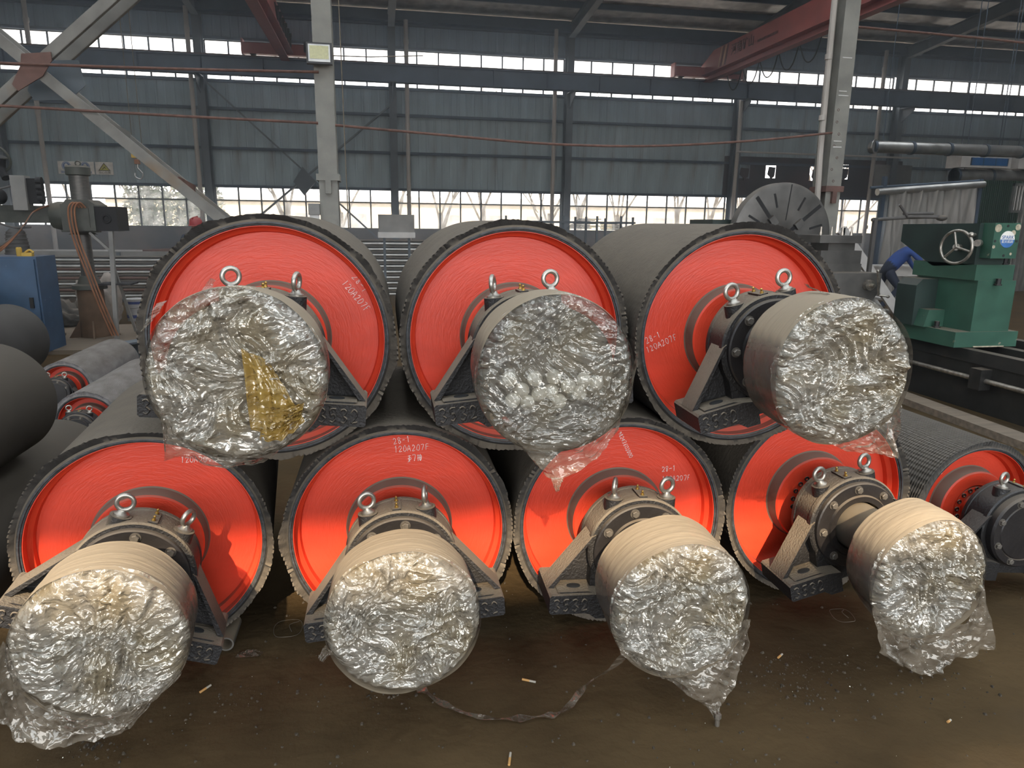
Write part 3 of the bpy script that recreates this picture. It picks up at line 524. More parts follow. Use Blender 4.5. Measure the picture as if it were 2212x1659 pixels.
cR = crane(10.75, 0, 0, 0, 'red bridge crane girder with lettering, upper right', False)
for k in range(4):
    b = MB(); y = -1.05-k*0.14; b.add([(-0.153, y, 0.12), (-0.153, y-0.07, 0.12), (-0.153, y-0.25, 0.70), (-0.153, y-0.18, 0.70)], [(0,1,2,3)]); b.build('stripe', M['black'] if k % 2 else M['yellow'], cR, 0)
me = text_mesh('crane_lettering', '河南矿山', 0.34, M['black'], 0.002); put('lettering', me, cR, (-0.157, -2.55, 0.44), (R_(90), 0, R_(-90)))
me = text_mesh('crane_small_lettering', 'HENANKUANGSHAN', 0.11, M['black'], 0.002); put('lettering', me, cR, (-0.157, -3.95, 0.36), (R_(90), 0, R_(-90)))
for k in range(5):
    b = MB(); y0_ = -0.9-k*1.0; b.tube(cr([(0.24, y0_, 0.0), (0.26, y0_-0.25, -0.42), (0.26, y0_-0.5, -0.55), (0.26, y0_-0.75, -0.42), (0.24, y0_-1.0, 0.0)], 5), 0.016, 6); b.build('festoon_cable', M['black'], cR)
cL = crane(-2.45, 0, 0, 0, 'red bridge crane girder with looped cables, upper left', True)
for k in range(6):
    b = MB(); y0_ = -0.15-k*0.55; z = 0.55
    b.tube(cr([(0.18, y0_, z), (0.20, y0_-0.13, z-0.28), (0.20, y0_-0.27, z-0.36), (0.20, y0_-0.42, z-0.26), (0.18, y0_-0.55, z)], 5), 0.018, 6); b.build('festoon_cable', M['black'], cL)
    b = MB(); b.box(0.15, 0.22, y0_-0.03, y0_+0.03, z-0.04, z+0.06); b.build('cable_clip', M['black'], cL, 0)
t = thing('crane_hook', 'yellow-blocked crane hook hanging in front of the far wall', 'hook', (-4.08, 14, 2.30))
b = MB(); b.tube(cr([(0, 0, 0.22), (0.0, 0, 0.15), (0.07, 0, 0.06), (0.03, 0, -0.03), (-0.05, 0, 0.0), (-0.06, 0, 0.07)], 6), [0.014]*31, 8); b.build('hook', M['silver'], t)
b = MB(); b.box(-0.035, 0.035, -0.05, 0.05, 0.22, 0.30); b.build('swivel', M['copper'], t, 0)
b = MB(); b.lathe([(0.10, -0.06), (0.10, 0.06)], 20, (0.03, 0, 0.44)); b.box(-0.07, 0.13, -0.07, 0.07, 0.32, 0.46); b.build('pulley_block', M['yellowpaint'], t)
for dx in (-0.05, 0.10): b = MB(); b.tube([(dx, 0, 0.45), (dx, 0, 5.5)], 0.006, 5); b.build('hoist_rope', M['wire'], t)
# safety signs on the far wall
def sign(x0, x1, kind, label):
    t = thing('safety_sign', label, 'sign', ((x0+x1)/2, 24.003, 2.86), group='safety signs')
    w = (x1-x0)/2-0.01; b = MB(); b.box(-w, w, 0.0, 0.02, 0, 0.36); b.build('board', M['signwhite'], t, 0)
    if kind == 'tri':
        b = MB(); b.prism([(-0.17, 0.11), (0.17, 0.11), (0, 0.34)], -0.006, 0); b.build('border', M['black'], t, 0)
        b = MB(); b.prism([(-0.135, 0.13), (0.135, 0.13), (0, 0.31)], -0.010, -0.004); b.build('triangle', M['signyel'], t, 0)
        b = MB(); b.tube([(-0.05, -0.013, 0.15), (0.0, -0.013, 0.20), (0.05, -0.013, 0.17)], 0.010, 5); b.tube([(0.0, -0.013, 0.2), (0.04, -0.013, 0.23)], 0.009, 5); b.build('pictogram', M['black'], t)
        put('lettering', text_mesh('sign_text', '当心伤害', 0.085, M['black'], 0.001), t, (0, -0.004, 0.055), (R_(90), 0, 0))
    else:
        b = MB(); b.lathe([(0.125, -0.006), (0.125, 0)], 28, (0, 0, 0.225)); b.build('disc', M['signblue'], t)
        b = MB(); b.torus((0, -0.006, 0.225), 0.105, 0.006, (0,1,0), 24, 5); b.build('ring', M['signwhite'], t)
        b = MB(); b.ball((0, -0.008, 0.235), 0.062, 8, (0.8, 0.1, 1)); b.ball((0.03, -0.012, 0.20), 0.035, 8, (1, 0.1, 0.8)); b.build('pictogram', M['signwhite'], t)
        b = MB(); b.box(-0.16, 0.16, -0.005, 0, 0.025, 0.085); b.build('caption_bar', M['signblue'], t, 0)
        put('lettering', text_mesh('sign_text', '必须戴防尘口罩' if kind == 'mask' else '必须戴防护镜', 0.045, M['signwhite'], 0.001), t, (0, -0.007, 0.055), (R_(90), 0, 0))
sign(-9.2, -8.72, 'mask', 'leftmost blue round safety sign on the far wall'); sign(-8.70, -8.2, 'gl', 'middle blue round safety sign half hidden by the drill post'); sign(-8.18, -7.68, 'tri', 'yellow triangle warning sign on the far wall')

# ------------------------------------------------------------------ conveyor pulleys
PR = 0.43
def lagging_mesh(seed, R, L, m, torn=0.008, n=300):
    rng = np.random.RandomState(seed); b = MB(); v = []; f = []
    rings = [(R, L), (R, L*0.6), (R, 0.16), (R, 0.05), (R, None), (R-0.006, None), (R-0.016, 0.004), (R-0.022, 0.0)]
    k = np.arange(n); a = 2*np.pi*k/n
    lump = sum(rng.uniform(.2, 1)*np.sin(a*q+rng.uniform(0, 6)) for q in (2, 3, 5, 9, 14))*0.004
    saw = (k % 2)*torn*0.7+rng.rand(n)*torn*0.6
    edge = 0.004-np.abs(lump)-saw
    bulge = rng.rand(n)*0.004+np.maximum(0, lump)*1.2
    for ri, (r, y) in enumerate(rings):
        rr = r+(bulge if y is None else bulge*0.4 if y == 0.05 else 0*a); yy = edge+(0.002 if ri == 5 else 0) if y is None else np.full(n, y)
        v += list(zip(rr*np.sin(a), yy, rr*np.cos(a)))
    for i in range(len(rings)-1): f += [(i*n+q, i*n+(q+1) % n, (i+1)*n+(q+1) % n, (i+1)*n+q) for q in range(n)]
    b.add(v, f); return b.mesh('lagging', m, 50)
def rim_mesh(R, n=160):
    return MB().lathe([(R-0.020, 0.003), (R-0.024, -0.002), (R-0.030, -0.002), (R-0.031, 0.004), (R-0.036, 0.005), (R-0.040, 0.012)], n, caps=False).mesh('rim_edge', M['rim'], 30)
def disc_mesh(R, n=128): return MB().lathe([(R-0.040, 0.008), (R-0.041, 0.045), (R-0.056, 0.058), (R-0.060, 0.080), (0.02, 0.080), (0.02, 0.10), (R-0.02, 0.10), (R-0.02, 0.008)], n, closed=True).mesh('end_disc', M['red'], 28)
def boss_mesh(r):
    b = MB(); b.cur = 1; b.lathe([(r+0.010, 0.081), (r+0.004, 0.076), (r-0.004, 0.024)], 96, caps=False); b.cur = 0
    b.lathe([(r-0.004, 0.024), (r-0.010, 0.018), (r*0.62, 0.018), (r*0.60, 0.026), (0.06, 0.026), (0.06, 0.082)], 96, caps=False); return b.mesh('hub_boss', [M['red'], M['bossside']], 28)
def bolts_ring(r, n, y):
    b = MB()
    for k in range(n):
        a = 2*math.pi*k/n; b.lathe([(0.011, y), (0.011, y-0.004), (0.0065, y-0.004), (0.006, y+0.004)], 12, (r*math.sin(a), 0, r*math.cos(a)))
    return b.mesh('locking_screws', M['iron'], 30)
ME = dict(rim=rim_mesh(PR), disc=disc_mesh(PR), boss=boss_mesh(0.195), lock=MB().lathe([(0.128, 0.030), (0.128, 0.020), (0.10, 0.018), (0.09, 0.02), (0.09, 0.05)], 64, caps=False).mesh('locking_ring', M['red'], 30),
          lag=[lagging_mesh(s, PR, 1.12, M['rubber']) for s in range(4)], back=MB().lathe([(PR-0.005, 1.05), (PR-0.005, 1.11)], 96).mesh('back_plate', M['red'], 30))
screw = MB().lathe([(0.0105, 0.0), (0.0105, -0.005), (0.0068, -0.005), (0.006, 0.001)], 12).mesh('locking_screw', M['iron'], 30)
# bearing housing, cast in one piece, shaft axis through its origin, front towards -y
def housing_mesh():
    b = MB(); y0, y1 = -0.242, -0.098
    b.lathe([(0.10, y0+0.002), (0.190, y0+0.002), (0.196, y0+0.008), (0.196, y0+0.026), (0.193, y0+0.029), (0.193, y1-0.028), (0.196, y1-0.024), (0.196, y1-0.008), (0.190, y1), (0.10, y1)], 96, closed=True)
    ym = -0.1925
    for s in (-1, 1):
        ly = ym-0.11, ym+0.11                                         # foot block, gusset rib, body skirt
        def P(x, z): return (s*x, z)
        b.prism([P(0.172, -0.140), P(0.335, -0.140), P(0.342, -0.147), P(0.342, -0.205), P(0.335, -0.212), P(0.20, -0.212), P(0.17, -0.235), P(0.12, -0.235), P(0.12, -0.15)], *ly)
        b.prism([P(0.150, 0.060), P(0.178, 0.035), P(0.325, -0.140), P(0.15, -0.140)], ym+0.005, ym+0.030)
        b.prism([P(0.172, 0.062), P(0.186, 0.055), P(0.338, -0.138), P(0.318, -0.140)], ym-0.055, ym+0.045)
        b.prism([P(0.10, 0.0), P(0.180, 0.0), P(0.182, -0.14), P(0.10, -0.16)], -0.238, -0.102)
        b.prism([P(0.185, -0.139), P(0.30, -0.139), P(0.31, -0.134), P(0.20, -0.134)], ym-0.095, ym-0.02)
    b.prism([(-0.13, -0.12), (0.13, -0.12), (0.13, -0.225), (-0.13, -0.225)], -0.238, -0.105)
    for s in (-1, 1):                                                  # lifting lugs
        a = s*R_(31.6); c = Vector((math.sin(a)*0.190, -0.1925, math.cos(a)*0.190))
        b.cyl(c-Vector((0, 0, 0.06)), c+Vector((0, 0, 0.022)), 0.034, 20)
    return b.mesh('bearing_housing', M['iron'], 32)
HM = housing_mesh(); HM2 = HM.copy(); HM2.materials.clear(); HM2.materials.append(M['cleaniron'])
def eyebolt_mesh():
    b = MB(); b.torus((0, 0, 0.045), 0.0255, 0.0080, (0, 1, 0), 32, 12); b.lathe([(0.024, 0.0), (0.024, 0.006), (0.016, 0.011), (0.012, 0.021)], 20, axis='z'); b.cyl((0, 0, -0.02), (0, 0, 0.004), 0.009, 12); return b.mesh('eyebolt', M['steel'], 40)
EB = eyebolt_mesh()
def hexbolt_mesh():
    b = MB(); b.lathe([(0.0175, 0.0), (0.0175, -0.003)], 20); b.lathe([(0.0135, -0.003), (0.0135, -0.0125), (0.011, -0.015)], 6); return b.mesh('cover_bolt', M['boltdark'], 25)
HB = hexbolt_mesh()
CV = MB().lathe([(0.115, -0.236), (0.178, -0.236), (0.178, -0.256), (0.173, -0.260), (0.130, -0.260), (0.125, -0.268), (0.104, -0.268), (0.097, -0.236)], 96, closed=True).mesh('end_cover', M['cover'], 28)
CVB = MB().lathe([(0.178, -0.236), (0.178, -0.270), (0.170, -0.280), (0.140, -0.281), (0.137, -0.276), (0.131, -0.281), (0.001, -0.284)], 96).mesh('blind_cover', M['cover'], 28)
NP = MB().box(-0.015, 0.015, -0.228, -0.140, 0.190, 0.200).mesh('grease_plate', M['iron'], 0)
NIP = MB().lathe([(0.0065, 0), (0.0065, 0.005), (0.0035, 0.007), (0.0035, 0.012), (0.0052, 0.015), (0.001, 0.019)], 10, axis='z').mesh('grease_nipple', M['brass'], 30)
def foot_number(txt):
    b, w = strokes(txt, 0.044, 0.0038, 0.55, 0.22); return b.mesh('cast_number', M['iron'], 40), w
NUM = foot_number('3532'); NUM2 = foot_number('3526')
SLOTM = MB().lathe([(0.020, -0.002), (0.020, 0.0035)], 20, axis='z').mesh('bolt_slot', M['slot'], 0)
def bearing(parent, z, rot, scale=1.0, blind=False, num=NUM, bolt_rot=0.3, y=0, eyes=(15, 15)):
    h = put('bearing_housing', HM2 if blind else HM, parent, (0, y, z), (0, rot, 0)); h.scale = (scale,)*3
    for s in (-1, 1):
        a = s*R_(31.6); e = put('eyebolt', EB, h, (math.sin(a)*0.190, -0.1925, math.cos(a)*0.190+0.022), (0, 0, R_(eyes[0] if s < 0 else eyes[1])))
        q = put('bolt_slot', SLOTM, h, (s*0.245, -0.2445, -0.134)); q.scale = (1.25, 0.75, 1)
        put('cast_number', num[0], h, (s*0.26-num[1]/2, -0.3028, -0.200))
    put('blind_cover' if blind else 'end_cover', CVB if blind else CV, h)
    for k in range(8):
        a = bolt_rot+k*math.pi/4; put('cover_bolt', HB, h, (0.153*math.sin(a), -0.260 if not blind else -0.279, 0.153*math.cos(a)))
    put('grease_plate', NP, h); put('grease_nipple', NIP, h, (0, -0.155, 0.200)); put('grease_nipple', NIP, h, (0, -0.213, 0.200))
    return h
def crumple(x, z, seed, amp=1.0, lam=(0.13, 0.09, 0.06, 0.045, 0.032, 0.024, 0.018, 0.013)):
    """Sum of warped fold lines: gives the faceted creases of crushed film."""
    rng = np.random.RandomState(seed); h = np.zeros_like(x)
    wx = sum(0.02*np.sin(x*rng.uniform(8, 30)+z*rng.uniform(-30, 30)+rng.uniform(0, 6)) for _ in range(4))
    wz = sum(0.02*np.sin(z*rng.uniform(8, 30)+x*rng.uniform(-30, 30)+rng.uniform(0, 6)) for _ in range(4))
    X, Z = x+wx, z+wz
    for l in lam:
        for _ in range(2):
            a = rng.uniform(0, math.pi); t = (X*math.cos(a)+Z*math.sin(a))/l+rng.uniform(0, 1); h += amp*min(l, 0.06)*0.075*(np.abs((t % 1)-0.5)*4-1)
    return h
def cap_mesh(seed, r, y, dz, dent, bulge=0.03, m=None):
    nr, na = 90, 320; rr = np.linspace(0, 1, nr)**0.8; aa = np.linspace(0, 2*np.pi, na, endpoint=False)
    A, Q = np.meshgrid(aa, rr, indexing='xy'); rng = np.random.RandomState(seed)
    rad = r*(1+0.012*np.sin(3*A+rng.uniform(0, 6))+0.008*np.sin(7*A+rng.uniform(0, 6)))
    X = rad*Q*np.sin(A); Z = rad*Q*np.cos(A)
    prof = np.where(Q > 0.84, -((Q-0.84)/0.16)**2*0.034, 0)
    rays = 0.004*np.sin(A*23+6*np.sin(A*5))*np.clip(Q-0.25, 0, 1)
    for (dx, dzz, dr, dd) in dent: prof = prof-dd*np.exp(-(((X-dx)**2+(Z-dzz)**2)/dr**2))
    Y = -(bulge+prof+rays+crumple(X, Z, seed)*np.clip((1.02-Q)*5, 0.15, 1))
    v = [(0, float(-(bulge)), 0)]+list(zip(X[1:].ravel(), Y[1:].ravel(), Z[1:].ravel())); f = [(0, 1+k, 1+(k+1) % na) for k in range(na)]
    for i in range(nr-2): f += [(1+i*na+k, 1+i*na+(k+1) % na, 1+(i+1)*na+(k+1) % na, 1+(i+1)*na+k) for k in range(na)]
    b = MB(); b.add([(p[0], p[1]+y, p[2]+dz) for p in v], f); me = b.mesh('film_face', m or F_CAP, 0); me.shade_smooth(); return me
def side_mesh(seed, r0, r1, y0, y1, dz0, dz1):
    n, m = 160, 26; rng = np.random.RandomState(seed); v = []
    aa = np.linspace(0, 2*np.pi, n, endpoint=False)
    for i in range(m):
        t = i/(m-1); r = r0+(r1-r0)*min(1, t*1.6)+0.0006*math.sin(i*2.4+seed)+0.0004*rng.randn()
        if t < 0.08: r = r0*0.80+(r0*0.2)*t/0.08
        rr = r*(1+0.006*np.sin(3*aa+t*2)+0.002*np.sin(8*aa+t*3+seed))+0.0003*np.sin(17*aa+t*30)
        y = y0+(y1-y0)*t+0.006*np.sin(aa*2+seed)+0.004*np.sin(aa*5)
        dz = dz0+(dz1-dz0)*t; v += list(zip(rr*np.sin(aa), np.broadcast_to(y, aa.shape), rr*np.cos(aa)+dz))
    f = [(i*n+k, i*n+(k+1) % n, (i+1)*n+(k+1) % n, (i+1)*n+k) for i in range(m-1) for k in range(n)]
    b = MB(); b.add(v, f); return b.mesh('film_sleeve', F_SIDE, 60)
def loft(top, bot, y_top, y_bot, seed, nu=44, nv=22, amp=1.0, m=None, name='film_flap'):
    """Loose film hanging between an upper and a lower outline (x, z), crushed in depth; has a back side a little behind."""
    def samp(pts, n):
        P = np.array(pts, float); d = np.r_[0, np.cumsum(np.hypot(*np.diff(P, axis=0).T))]; t = np.linspace(0, d[-1], n); return np.stack([np.interp(t, d, P[:, 0]), np.interp(t, d, P[:, 1])], -1)
    T, B = samp(top, nu), samp(bot, nu); v = []
    for j in range(nv):
        t = j/(nv-1); p = T*(1-t)+B*t; y = y_top+(y_bot-y_top)*t
        h = crumple(p[:, 0]*1.0, p[:, 1]+0.3*t, seed, amp)+0.010*np.sin(np.linspace(0, 19, nu)+seed+3*t)*t; v += list(zip(p[:, 0], y+h, p[:, 1]))
    f = [(j*nu+i, j*nu+i+1, (j+1)*nu+i+1, (j+1)*nu+i) for j in range(nv-1) for i in range(nu-1)]
    b = MB(); b.add(v, f); return b.mesh(name, m or F_TAIL, 60)
BR = 0.0215
def pulley(name, label, pos, yaw, rot, wrap, seed):
    X, Y, Z = pos
    t = thing('conveyor_pulley', label, 'pulley', (X, Y, Z-PR), (0, 0, R_(yaw)), group='red-faced conveyor pulleys in the stack')
    put('lagging', ME['lag'][seed % 4], t, (0, 0, PR), (0, seed*1.3, 0)); put('rim_edge', ME['rim'], t, (0, 0, PR)); put('back_plate', ME['back'], t, (0, 0, PR))
    put('end_disc', ME['disc'], t, (0, 0, PR)); bo = put('hub_boss', ME['boss'], t, (0, 0, PR)); put('locking_ring', ME['lock'], bo)
    for k in range(20):
        a = 2*math.pi*k/20+0.1; put('locking_screw', screw, bo, (0.115*math.sin(a), 0.019, 0.115*math.cos(a)))
    b = MB(); b.lathe([(0.085, 0.06), (0.085, -0.075), (0.095, -0.08), (0.095, -0.53), (0.08, -0.54)], 48); sh = b.build('shaft', M['shaft'], t); sh.location = (0, 0, PR)
    bearing(t, PR, R_(rot), bolt_rot=0.25+seed*0.37, eyes=[(20, 75), (70, 10), (10, 5), (5, 55), (15, 80), (65, 15), (10, 10)][seed])
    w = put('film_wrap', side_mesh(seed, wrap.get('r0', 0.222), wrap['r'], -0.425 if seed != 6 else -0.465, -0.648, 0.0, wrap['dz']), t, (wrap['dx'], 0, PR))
    b = MB(); b.lathe([(0.02, -0.45), (0.185, -0.45), (0.19, -0.46), (0.19, -0.578), (0.185, -0.585), (0.02, -0.585)], 64, (0, 0, wrap['dz'])); b.build('coupling_hub', M['core'], w)
    put('film_face', cap_mesh(seed+40, wrap['r'], -0.632, wrap['dz'], wrap['dent'], m=F_CAP2 if seed == 1 else None), w)
    for i, fl_ in enumerate(wrap.get('flaps', [])): put('film_flap', loft(fl_[0], fl_[1], -0.645, fl_[2], seed*5+i, amp=fl_[3] if len(fl_) > 3 else 1.0), w)
    return t, w
def chalk(t, lines):
    for (txt, x, z, h, ang) in lines:
        b, _ = strokes(txt, h, 0.0011, 0.55, 0.15, 0.0012); o = b.build('chalk_marking', M['chalk'], t); o.location = (x, 0.0785, PR+z); o.rotation_euler = (0, R_(ang), 0)
# the three on top, left to right
t1, w1 = pulley('T1', 'top left red pulley, its wrap stained golden brown', (-0.373, 2.567, 1.177), -0.2, 5.1,
   dict(r=0.230, dx=0.006, dz=0.012, dent=[(0.02, -0.03, 0.09, 0.018)], flaps=[([(-0.212, -0.02), (-0.17, -0.14), (-0.08, -0.20), (0.05, -0.205), (0.195, -0.10)], [(-0.185, -0.13), (-0.201, -0.219), (-0.127, -0.215), (-0.048, -0.25), (0.047, -0.235), (0.15, -0.165)], -0.63),
     ([(-0.225, 0.13), (-0.19, 0.16)], [(-0.226, 0.185), (-0.20, 0.192)], -0.48), ([(-0.09, 0.205), (-0.05, 0.215)], [(-0.092, 0.25), (-0.08, 0.245)], -0.44)]), 0)
put('stained_film', loft([(0.02, 0.09), (0.06, 0.07), (0.09, 0.04)], [(0.03, -0.13), (0.10, -0.15), (0.17, -0.11)], -0.668, -0.675, 91, 80, 80, 0.9, F_GOLD), w1)
put('stained_film', loft([(0.06, -0.08), (0.13, -0.07), (0.17, -0.06)], [(0.05, -0.16), (0.10, -0.165), (0.15, -0.13)], -0.672, -0.676, 92, 70, 60, 0.9, F_GOLD), w1)
chalk(t1, [('28-1', 0.282, 0.213, 0.026, 56), ('120A207F', 0.245, 0.190, 0.024, 52)])
t2, w2 = pulley('T2', 'top middle red pulley, white balls showing through its wrap', (0.503, 2.571, 1.167), -0.7, -5.0,
   dict(r=0.232, dx=0.0, dz=-0.004, dent=[(0.0, 0.06, 0.10, 0.005), (0.0, -0.045, 0.13, -0.006)], flaps=[([(-0.19, -0.12), (-0.10, -0.205), (0.06, -0.225), (0.185, -0.135), (0.232, 0.03)], [(-0.083, -0.225), (-0.019, -0.312), (0.013, -0.322), (0.037, -0.318), (0.126, -0.262), (0.2, -0.165), (0.243, 0.06)], -0.64),
     ([(-0.01, -0.31), (0.03, -0.315)], [(0.008, -0.358), (0.018, -0.352)], -0.64, 0.4)]), 1)
for k, (bx, bz) in enumerate([(-.132,-.016),(-.096,-.049),(-.058,-.016),(-.002,-.012),(.042,-.040),(.088,-.024),(-.122,-.078),(-.010,-.055),(.125,-.034),(-.045,-.062),(-.078,-.086),(.075,-.062),(.015,-.085)]):
    b = MB(); b.ball((bx, -0.620, bz), 0.0225, 10); b.build('plastic_ball', M['ball'], w2)
t3, w3 = pulley('T3', 'top right red pulley beside the green lathe, wrap corner hanging', (1.38, 2.51, 1.164), -1.3, -14.4,
   dict(r=0.226, dx=0.0, dz=-0.004, dent=[(-0.02, 0.07, 0.05, 0.02), (0.02, -0.05, 0.06, 0.012)], flaps=[([(-0.02, -0.222), (0.109, -0.20), (0.205, -0.09)], [(0.059, -0.26), (0.13, -0.263), (0.229, -0.286), (0.212, -0.15)], -0.63),
     ([(-0.03, 0.205), (0.01, 0.21)], [(-0.045, 0.25), (-0.03, 0.235)], -0.46)]), 2)
chalk(t3, [('28-1', -0.356, -0.030, 0.024, -24), ('120A207F', -0.350, -0.068, 0.024, -24)])
# the four on the floor, left to right
u1, v1 = pulley('B1', 'bottom left red pulley, its wrapped end nearest the camera', (-0.846, 2.57, 0.43), 5.9, 21.9,
   dict(r=0.226, dx=0.0, dz=0.008, dent=[(-0.06, 0.10, 0.05, 0.02), (0.05, -0.02, 0.10, 0.01)], flaps=[([(-0.225, 0.06), (-0.19, -0.12), (-0.085, -0.195), (0.05, -0.20), (0.19, -0.10)], [(-0.299, -0.12), (-0.222, -0.236), (-0.104, -0.28), (0.026, -0.273), (0.09, -0.215), (0.20, -0.10)], -0.66)]), 3)
chalk(u1, [('120A207F', 0.125, 0.285, 0.022, 4)])
u2_, v2 = pulley('B2', 'bottom pulley second from left, with tidy twisted wrap', (0.057, 2.531, 0.43), -0.6, -3.7,
   dict(r=0.226, dx=-0.004, dz=0.018, dent=[(0.0, 0.0, 0.05, 0.015)], flaps=[([(-0.222, -0.03), (-0.20, -0.06)], [(-0.250, -0.085), (-0.235, -0.095)], -0.62, 0.5)]), 4)
chalk(u2_, [('28-1', -0.016, 0.334, 0.024, -8), ('120A207F', -0.014, 0.303, 0.024, -2), ('#7*', 0.036, 0.262, 0.026, -4)])
u3, v3 = pulley('B3', 'bottom pulley third from left, wrap trailing to the floor', (0.925, 2.509, 0.43), -2.1, 1.6,
   dict(r=0.226, dx=0.0, dz=-0.014, dent=[(0.0, -0.02, 0.10, 0.02)], flaps=[([(-0.222, -0.05), (-0.14, -0.175), (0.021, -0.225), (0.15, -0.175), (0.222, -0.05)], [(-0.19, -0.149), (-0.042, -0.24), (0.056, -0.32), (0.116, -0.375), (0.140, -0.385), (0.168, -0.314), (0.208, -0.24), (0.232, -0.15)], -0.655),
     ([(0.10, -0.35), (0.155, -0.35)], [(0.132, -0.405), (0.150, -0.405)], -0.655, 0.5)]), 5)
b = MB(); b.lathe([(0.008, 0), (0.008, 0.03)], 10, (0.143, -0.655, -0.432), 'z'); b.lathe([(0.012, 0.03), (0.012, 0.045)], 6, (0.143, -0.655, -0.432), 'z'); b.build('tail_bolt', M['steel'], v3)
chalk(u3, [('28-1', 0.188, 0.176, 0.022, -4), ('120A207F', 0.190, 0.136, 0.022, 0), ('98243602000', -0.006, 0.348, 0.016, 63)])
u4, v4 = pulley('B4', 'bottom right red pulley with bare shaft showing behind its wrap', (1.85, 2.589, 0.43), 0.0, -13.4,
   dict(r=0.226, dx=0.004, dz=-0.035, r0=0.205, dent=[(0.0, -0.06, 0.07, 0.03), (0.06, 0.05, 0.05, 0.01)], flaps=[([(-0.215, -0.10), (-0.12, -0.22), (0.05, -0.26), (0.18, -0.20), (0.228, -0.06)], [(-0.17, -0.29), (-0.108, -0.33), (-0.005, -0.385), (0.051, -0.40), (0.14, -0.358), (0.232, -0.34), (0.310, -0.325)], -0.66)]), 6)
# smaller pulleys around the stack
def plain_pulley(label, pos, R, L, lagm, bl=True, rot=0, sc=0.8, mark=None, num=NUM2, front_gap=0.0, face=True):
    t = thing('small_pulley', label, 'pulley', (pos[0], pos[1], pos[2]-R))
    me = lagging_mesh(9, R, L, lagm, 0.004, 220); put('lagging', me, t, (0, 0, R)); put('rim_edge', rim_mesh(R, 96), t, (0, 0, R)); put('end_disc', disc_mesh(R, 96), t, (0, 0, R))
    put('back_plate', MB().lathe([(R-0.01, L-0.05), (R-0.01, L-0.01)], 64).mesh('back_plate', M['red'], 30), t, (0, 0, R))
    bo = put('hub_boss', boss_mesh(R*0.56), t, (0, 0, R)); o = put('locking_ring', ME['lock'], bo); o.scale = (R/0.43*1.08, 1, R/0.43*1.08)
    for k in range(16):
        a = 2*math.pi*k/16; r_ = 0.115*R/0.43*1.08; put('locking_screw', screw, bo, (r_*math.sin(a), 0.019, r_*math.cos(a)))
    b = MB(); b.lathe([(0.07*sc, 0.06), (0.07*sc, -0.12)], 40); put('shaft', b.mesh('shaft', M['red'], 30), t, (0, 0, R))
    bearing(t, R, R_(rot), sc, bl, num)
    if mark:
        b, _ = strokes(mark, 0.030, 0.0016, 0.55, 0.2, 0.001); o = b.build('chalk_marking', M['chalk'], t); o.location = (-0.135, 0.078, R+0.215); o.rotation_euler = (0, R_(130), 0)
    return t
plain_pulley('right-hand smaller pulley with ribbed lagging and black blind cover', (2.70, 2.63, 0.32), 0.32, 1.5, M['ribrub'], True, 6, 0.92, '205-1-2S')
plain_pulley('small pulley in grey woven sleeve, red face towards camera, far left', (-1.97, 5.1, 0.22), 0.22, 1.25, M['sleeve'], True, 4, 0.62)
plain_pulley('small pulley in grey woven sleeve tucked behind the top left pulley', (-1.50, 5.0, 0.22), 0.22, 1.25, M['sleeve'], True, -3, 0.62)
plain_pulley('small pulley in grey woven sleeve lying farthest back on the left', (-2.55, 6.25, 0.22), 0.22, 1.2, M['sleeve'], True, 0, 0.62)
def bare_drum(label, x, y0, y1, z, R, m, eye=False):
    t = thing('bare_drum', label, 'drum', (x, (y0+y1)/2, z-R)); h = (y1-y0)/2
    b = MB(); b.lathe([(R*0.3, -h+0.02), (R-0.012, -h), (R, -h+0.012), (R, h-0.014), (R-0.004, h-0.004), (R-0.014, h), (R*0.6, h+0.002), (R*0.3, h+0.002)], 96, (0, 0, R)); b.build('drum_shell', m, t)
    b = MB(); b.lathe([(0.05, -h-0.10), (0.05, h+0.10)], 24, (0, 0, R)); b.build('shaft', M['shaft'], t)
    if eye:
        b = MB(); b.lathe([(0.10, h+0.02), (0.14, h+0.03), (0.14, h+0.12), (0.10, h+0.13)], 40, (0, 0, R), closed=True); b.build('bearing_ring', M['iron'], t)
        put('eyebolt', EB, t, (0.06, h+0.075, R+0.12))
    return t
bare_drum('big dusty brown drum at the left edge, upper of two', -1.72, 2.1, 3.5, 0.782, 0.262, M['smoothdrum'], True)
bare_drum('dusty brown drum at the left edge, lying on the floor under another', -1.73, 2.7, 4.1, 0.262, 0.262, M['smoothdrum'])
bare_drum('dark grey drum at the left edge in front of the blue cabinet', -3.70, 6.7, 8.0, 0.365, 0.365, M['graydrum'])

# ------------------------------------------------------------------ machines and stores on the left
t = thing('radial_drill', 'old grey radial drilling machine on a rusty pedestal', 'machine', (-3.72, 10.25, 0.05))
b = MB(); b.lathe([(0.001, 0), (0.17, 0), (0.165, 0.05), (0.155, 0.60), (0.15, 0.62)], 32, axis='z'); b.build('pedestal', M['rustbase'], t)
for a in (0.3, 1.9, 3.6, 5.0):
    b = MB(); d = Vector((math.cos(a), math.sin(a), 0)); p = d*0.15; q = d*0.30; w = d.cross(Vector((0,0,1)))*0.01
    b.add([p+w, q+w, p+w+Vector((0,0,.24)), p-w, q-w, p-w+Vector((0,0,.24))], [(0,1,2), (5,4,3), (0,3,4,1), (1,4,5,2), (2,5,3,0)]); b.build('gusset', M['rustbase'], t, 0)
b = MB(); b.lathe([(0.12, 0.62), (0.205, 0.63), (0.205, 0.68), (0.14, 0.70), (0.10, 0.80)], 32, axis='z'); b.build('flange', M['drill'], t)
b = MB(); b.lathe([(0.088, 0.72), (0.080, 0.95), (0.076, 1.35)], 28, axis='z')
for k in range(14): b.lathe([(0.081, 1.08+k*0.02), (0.081, 1.09+k*0.02)], 24, axis='z')
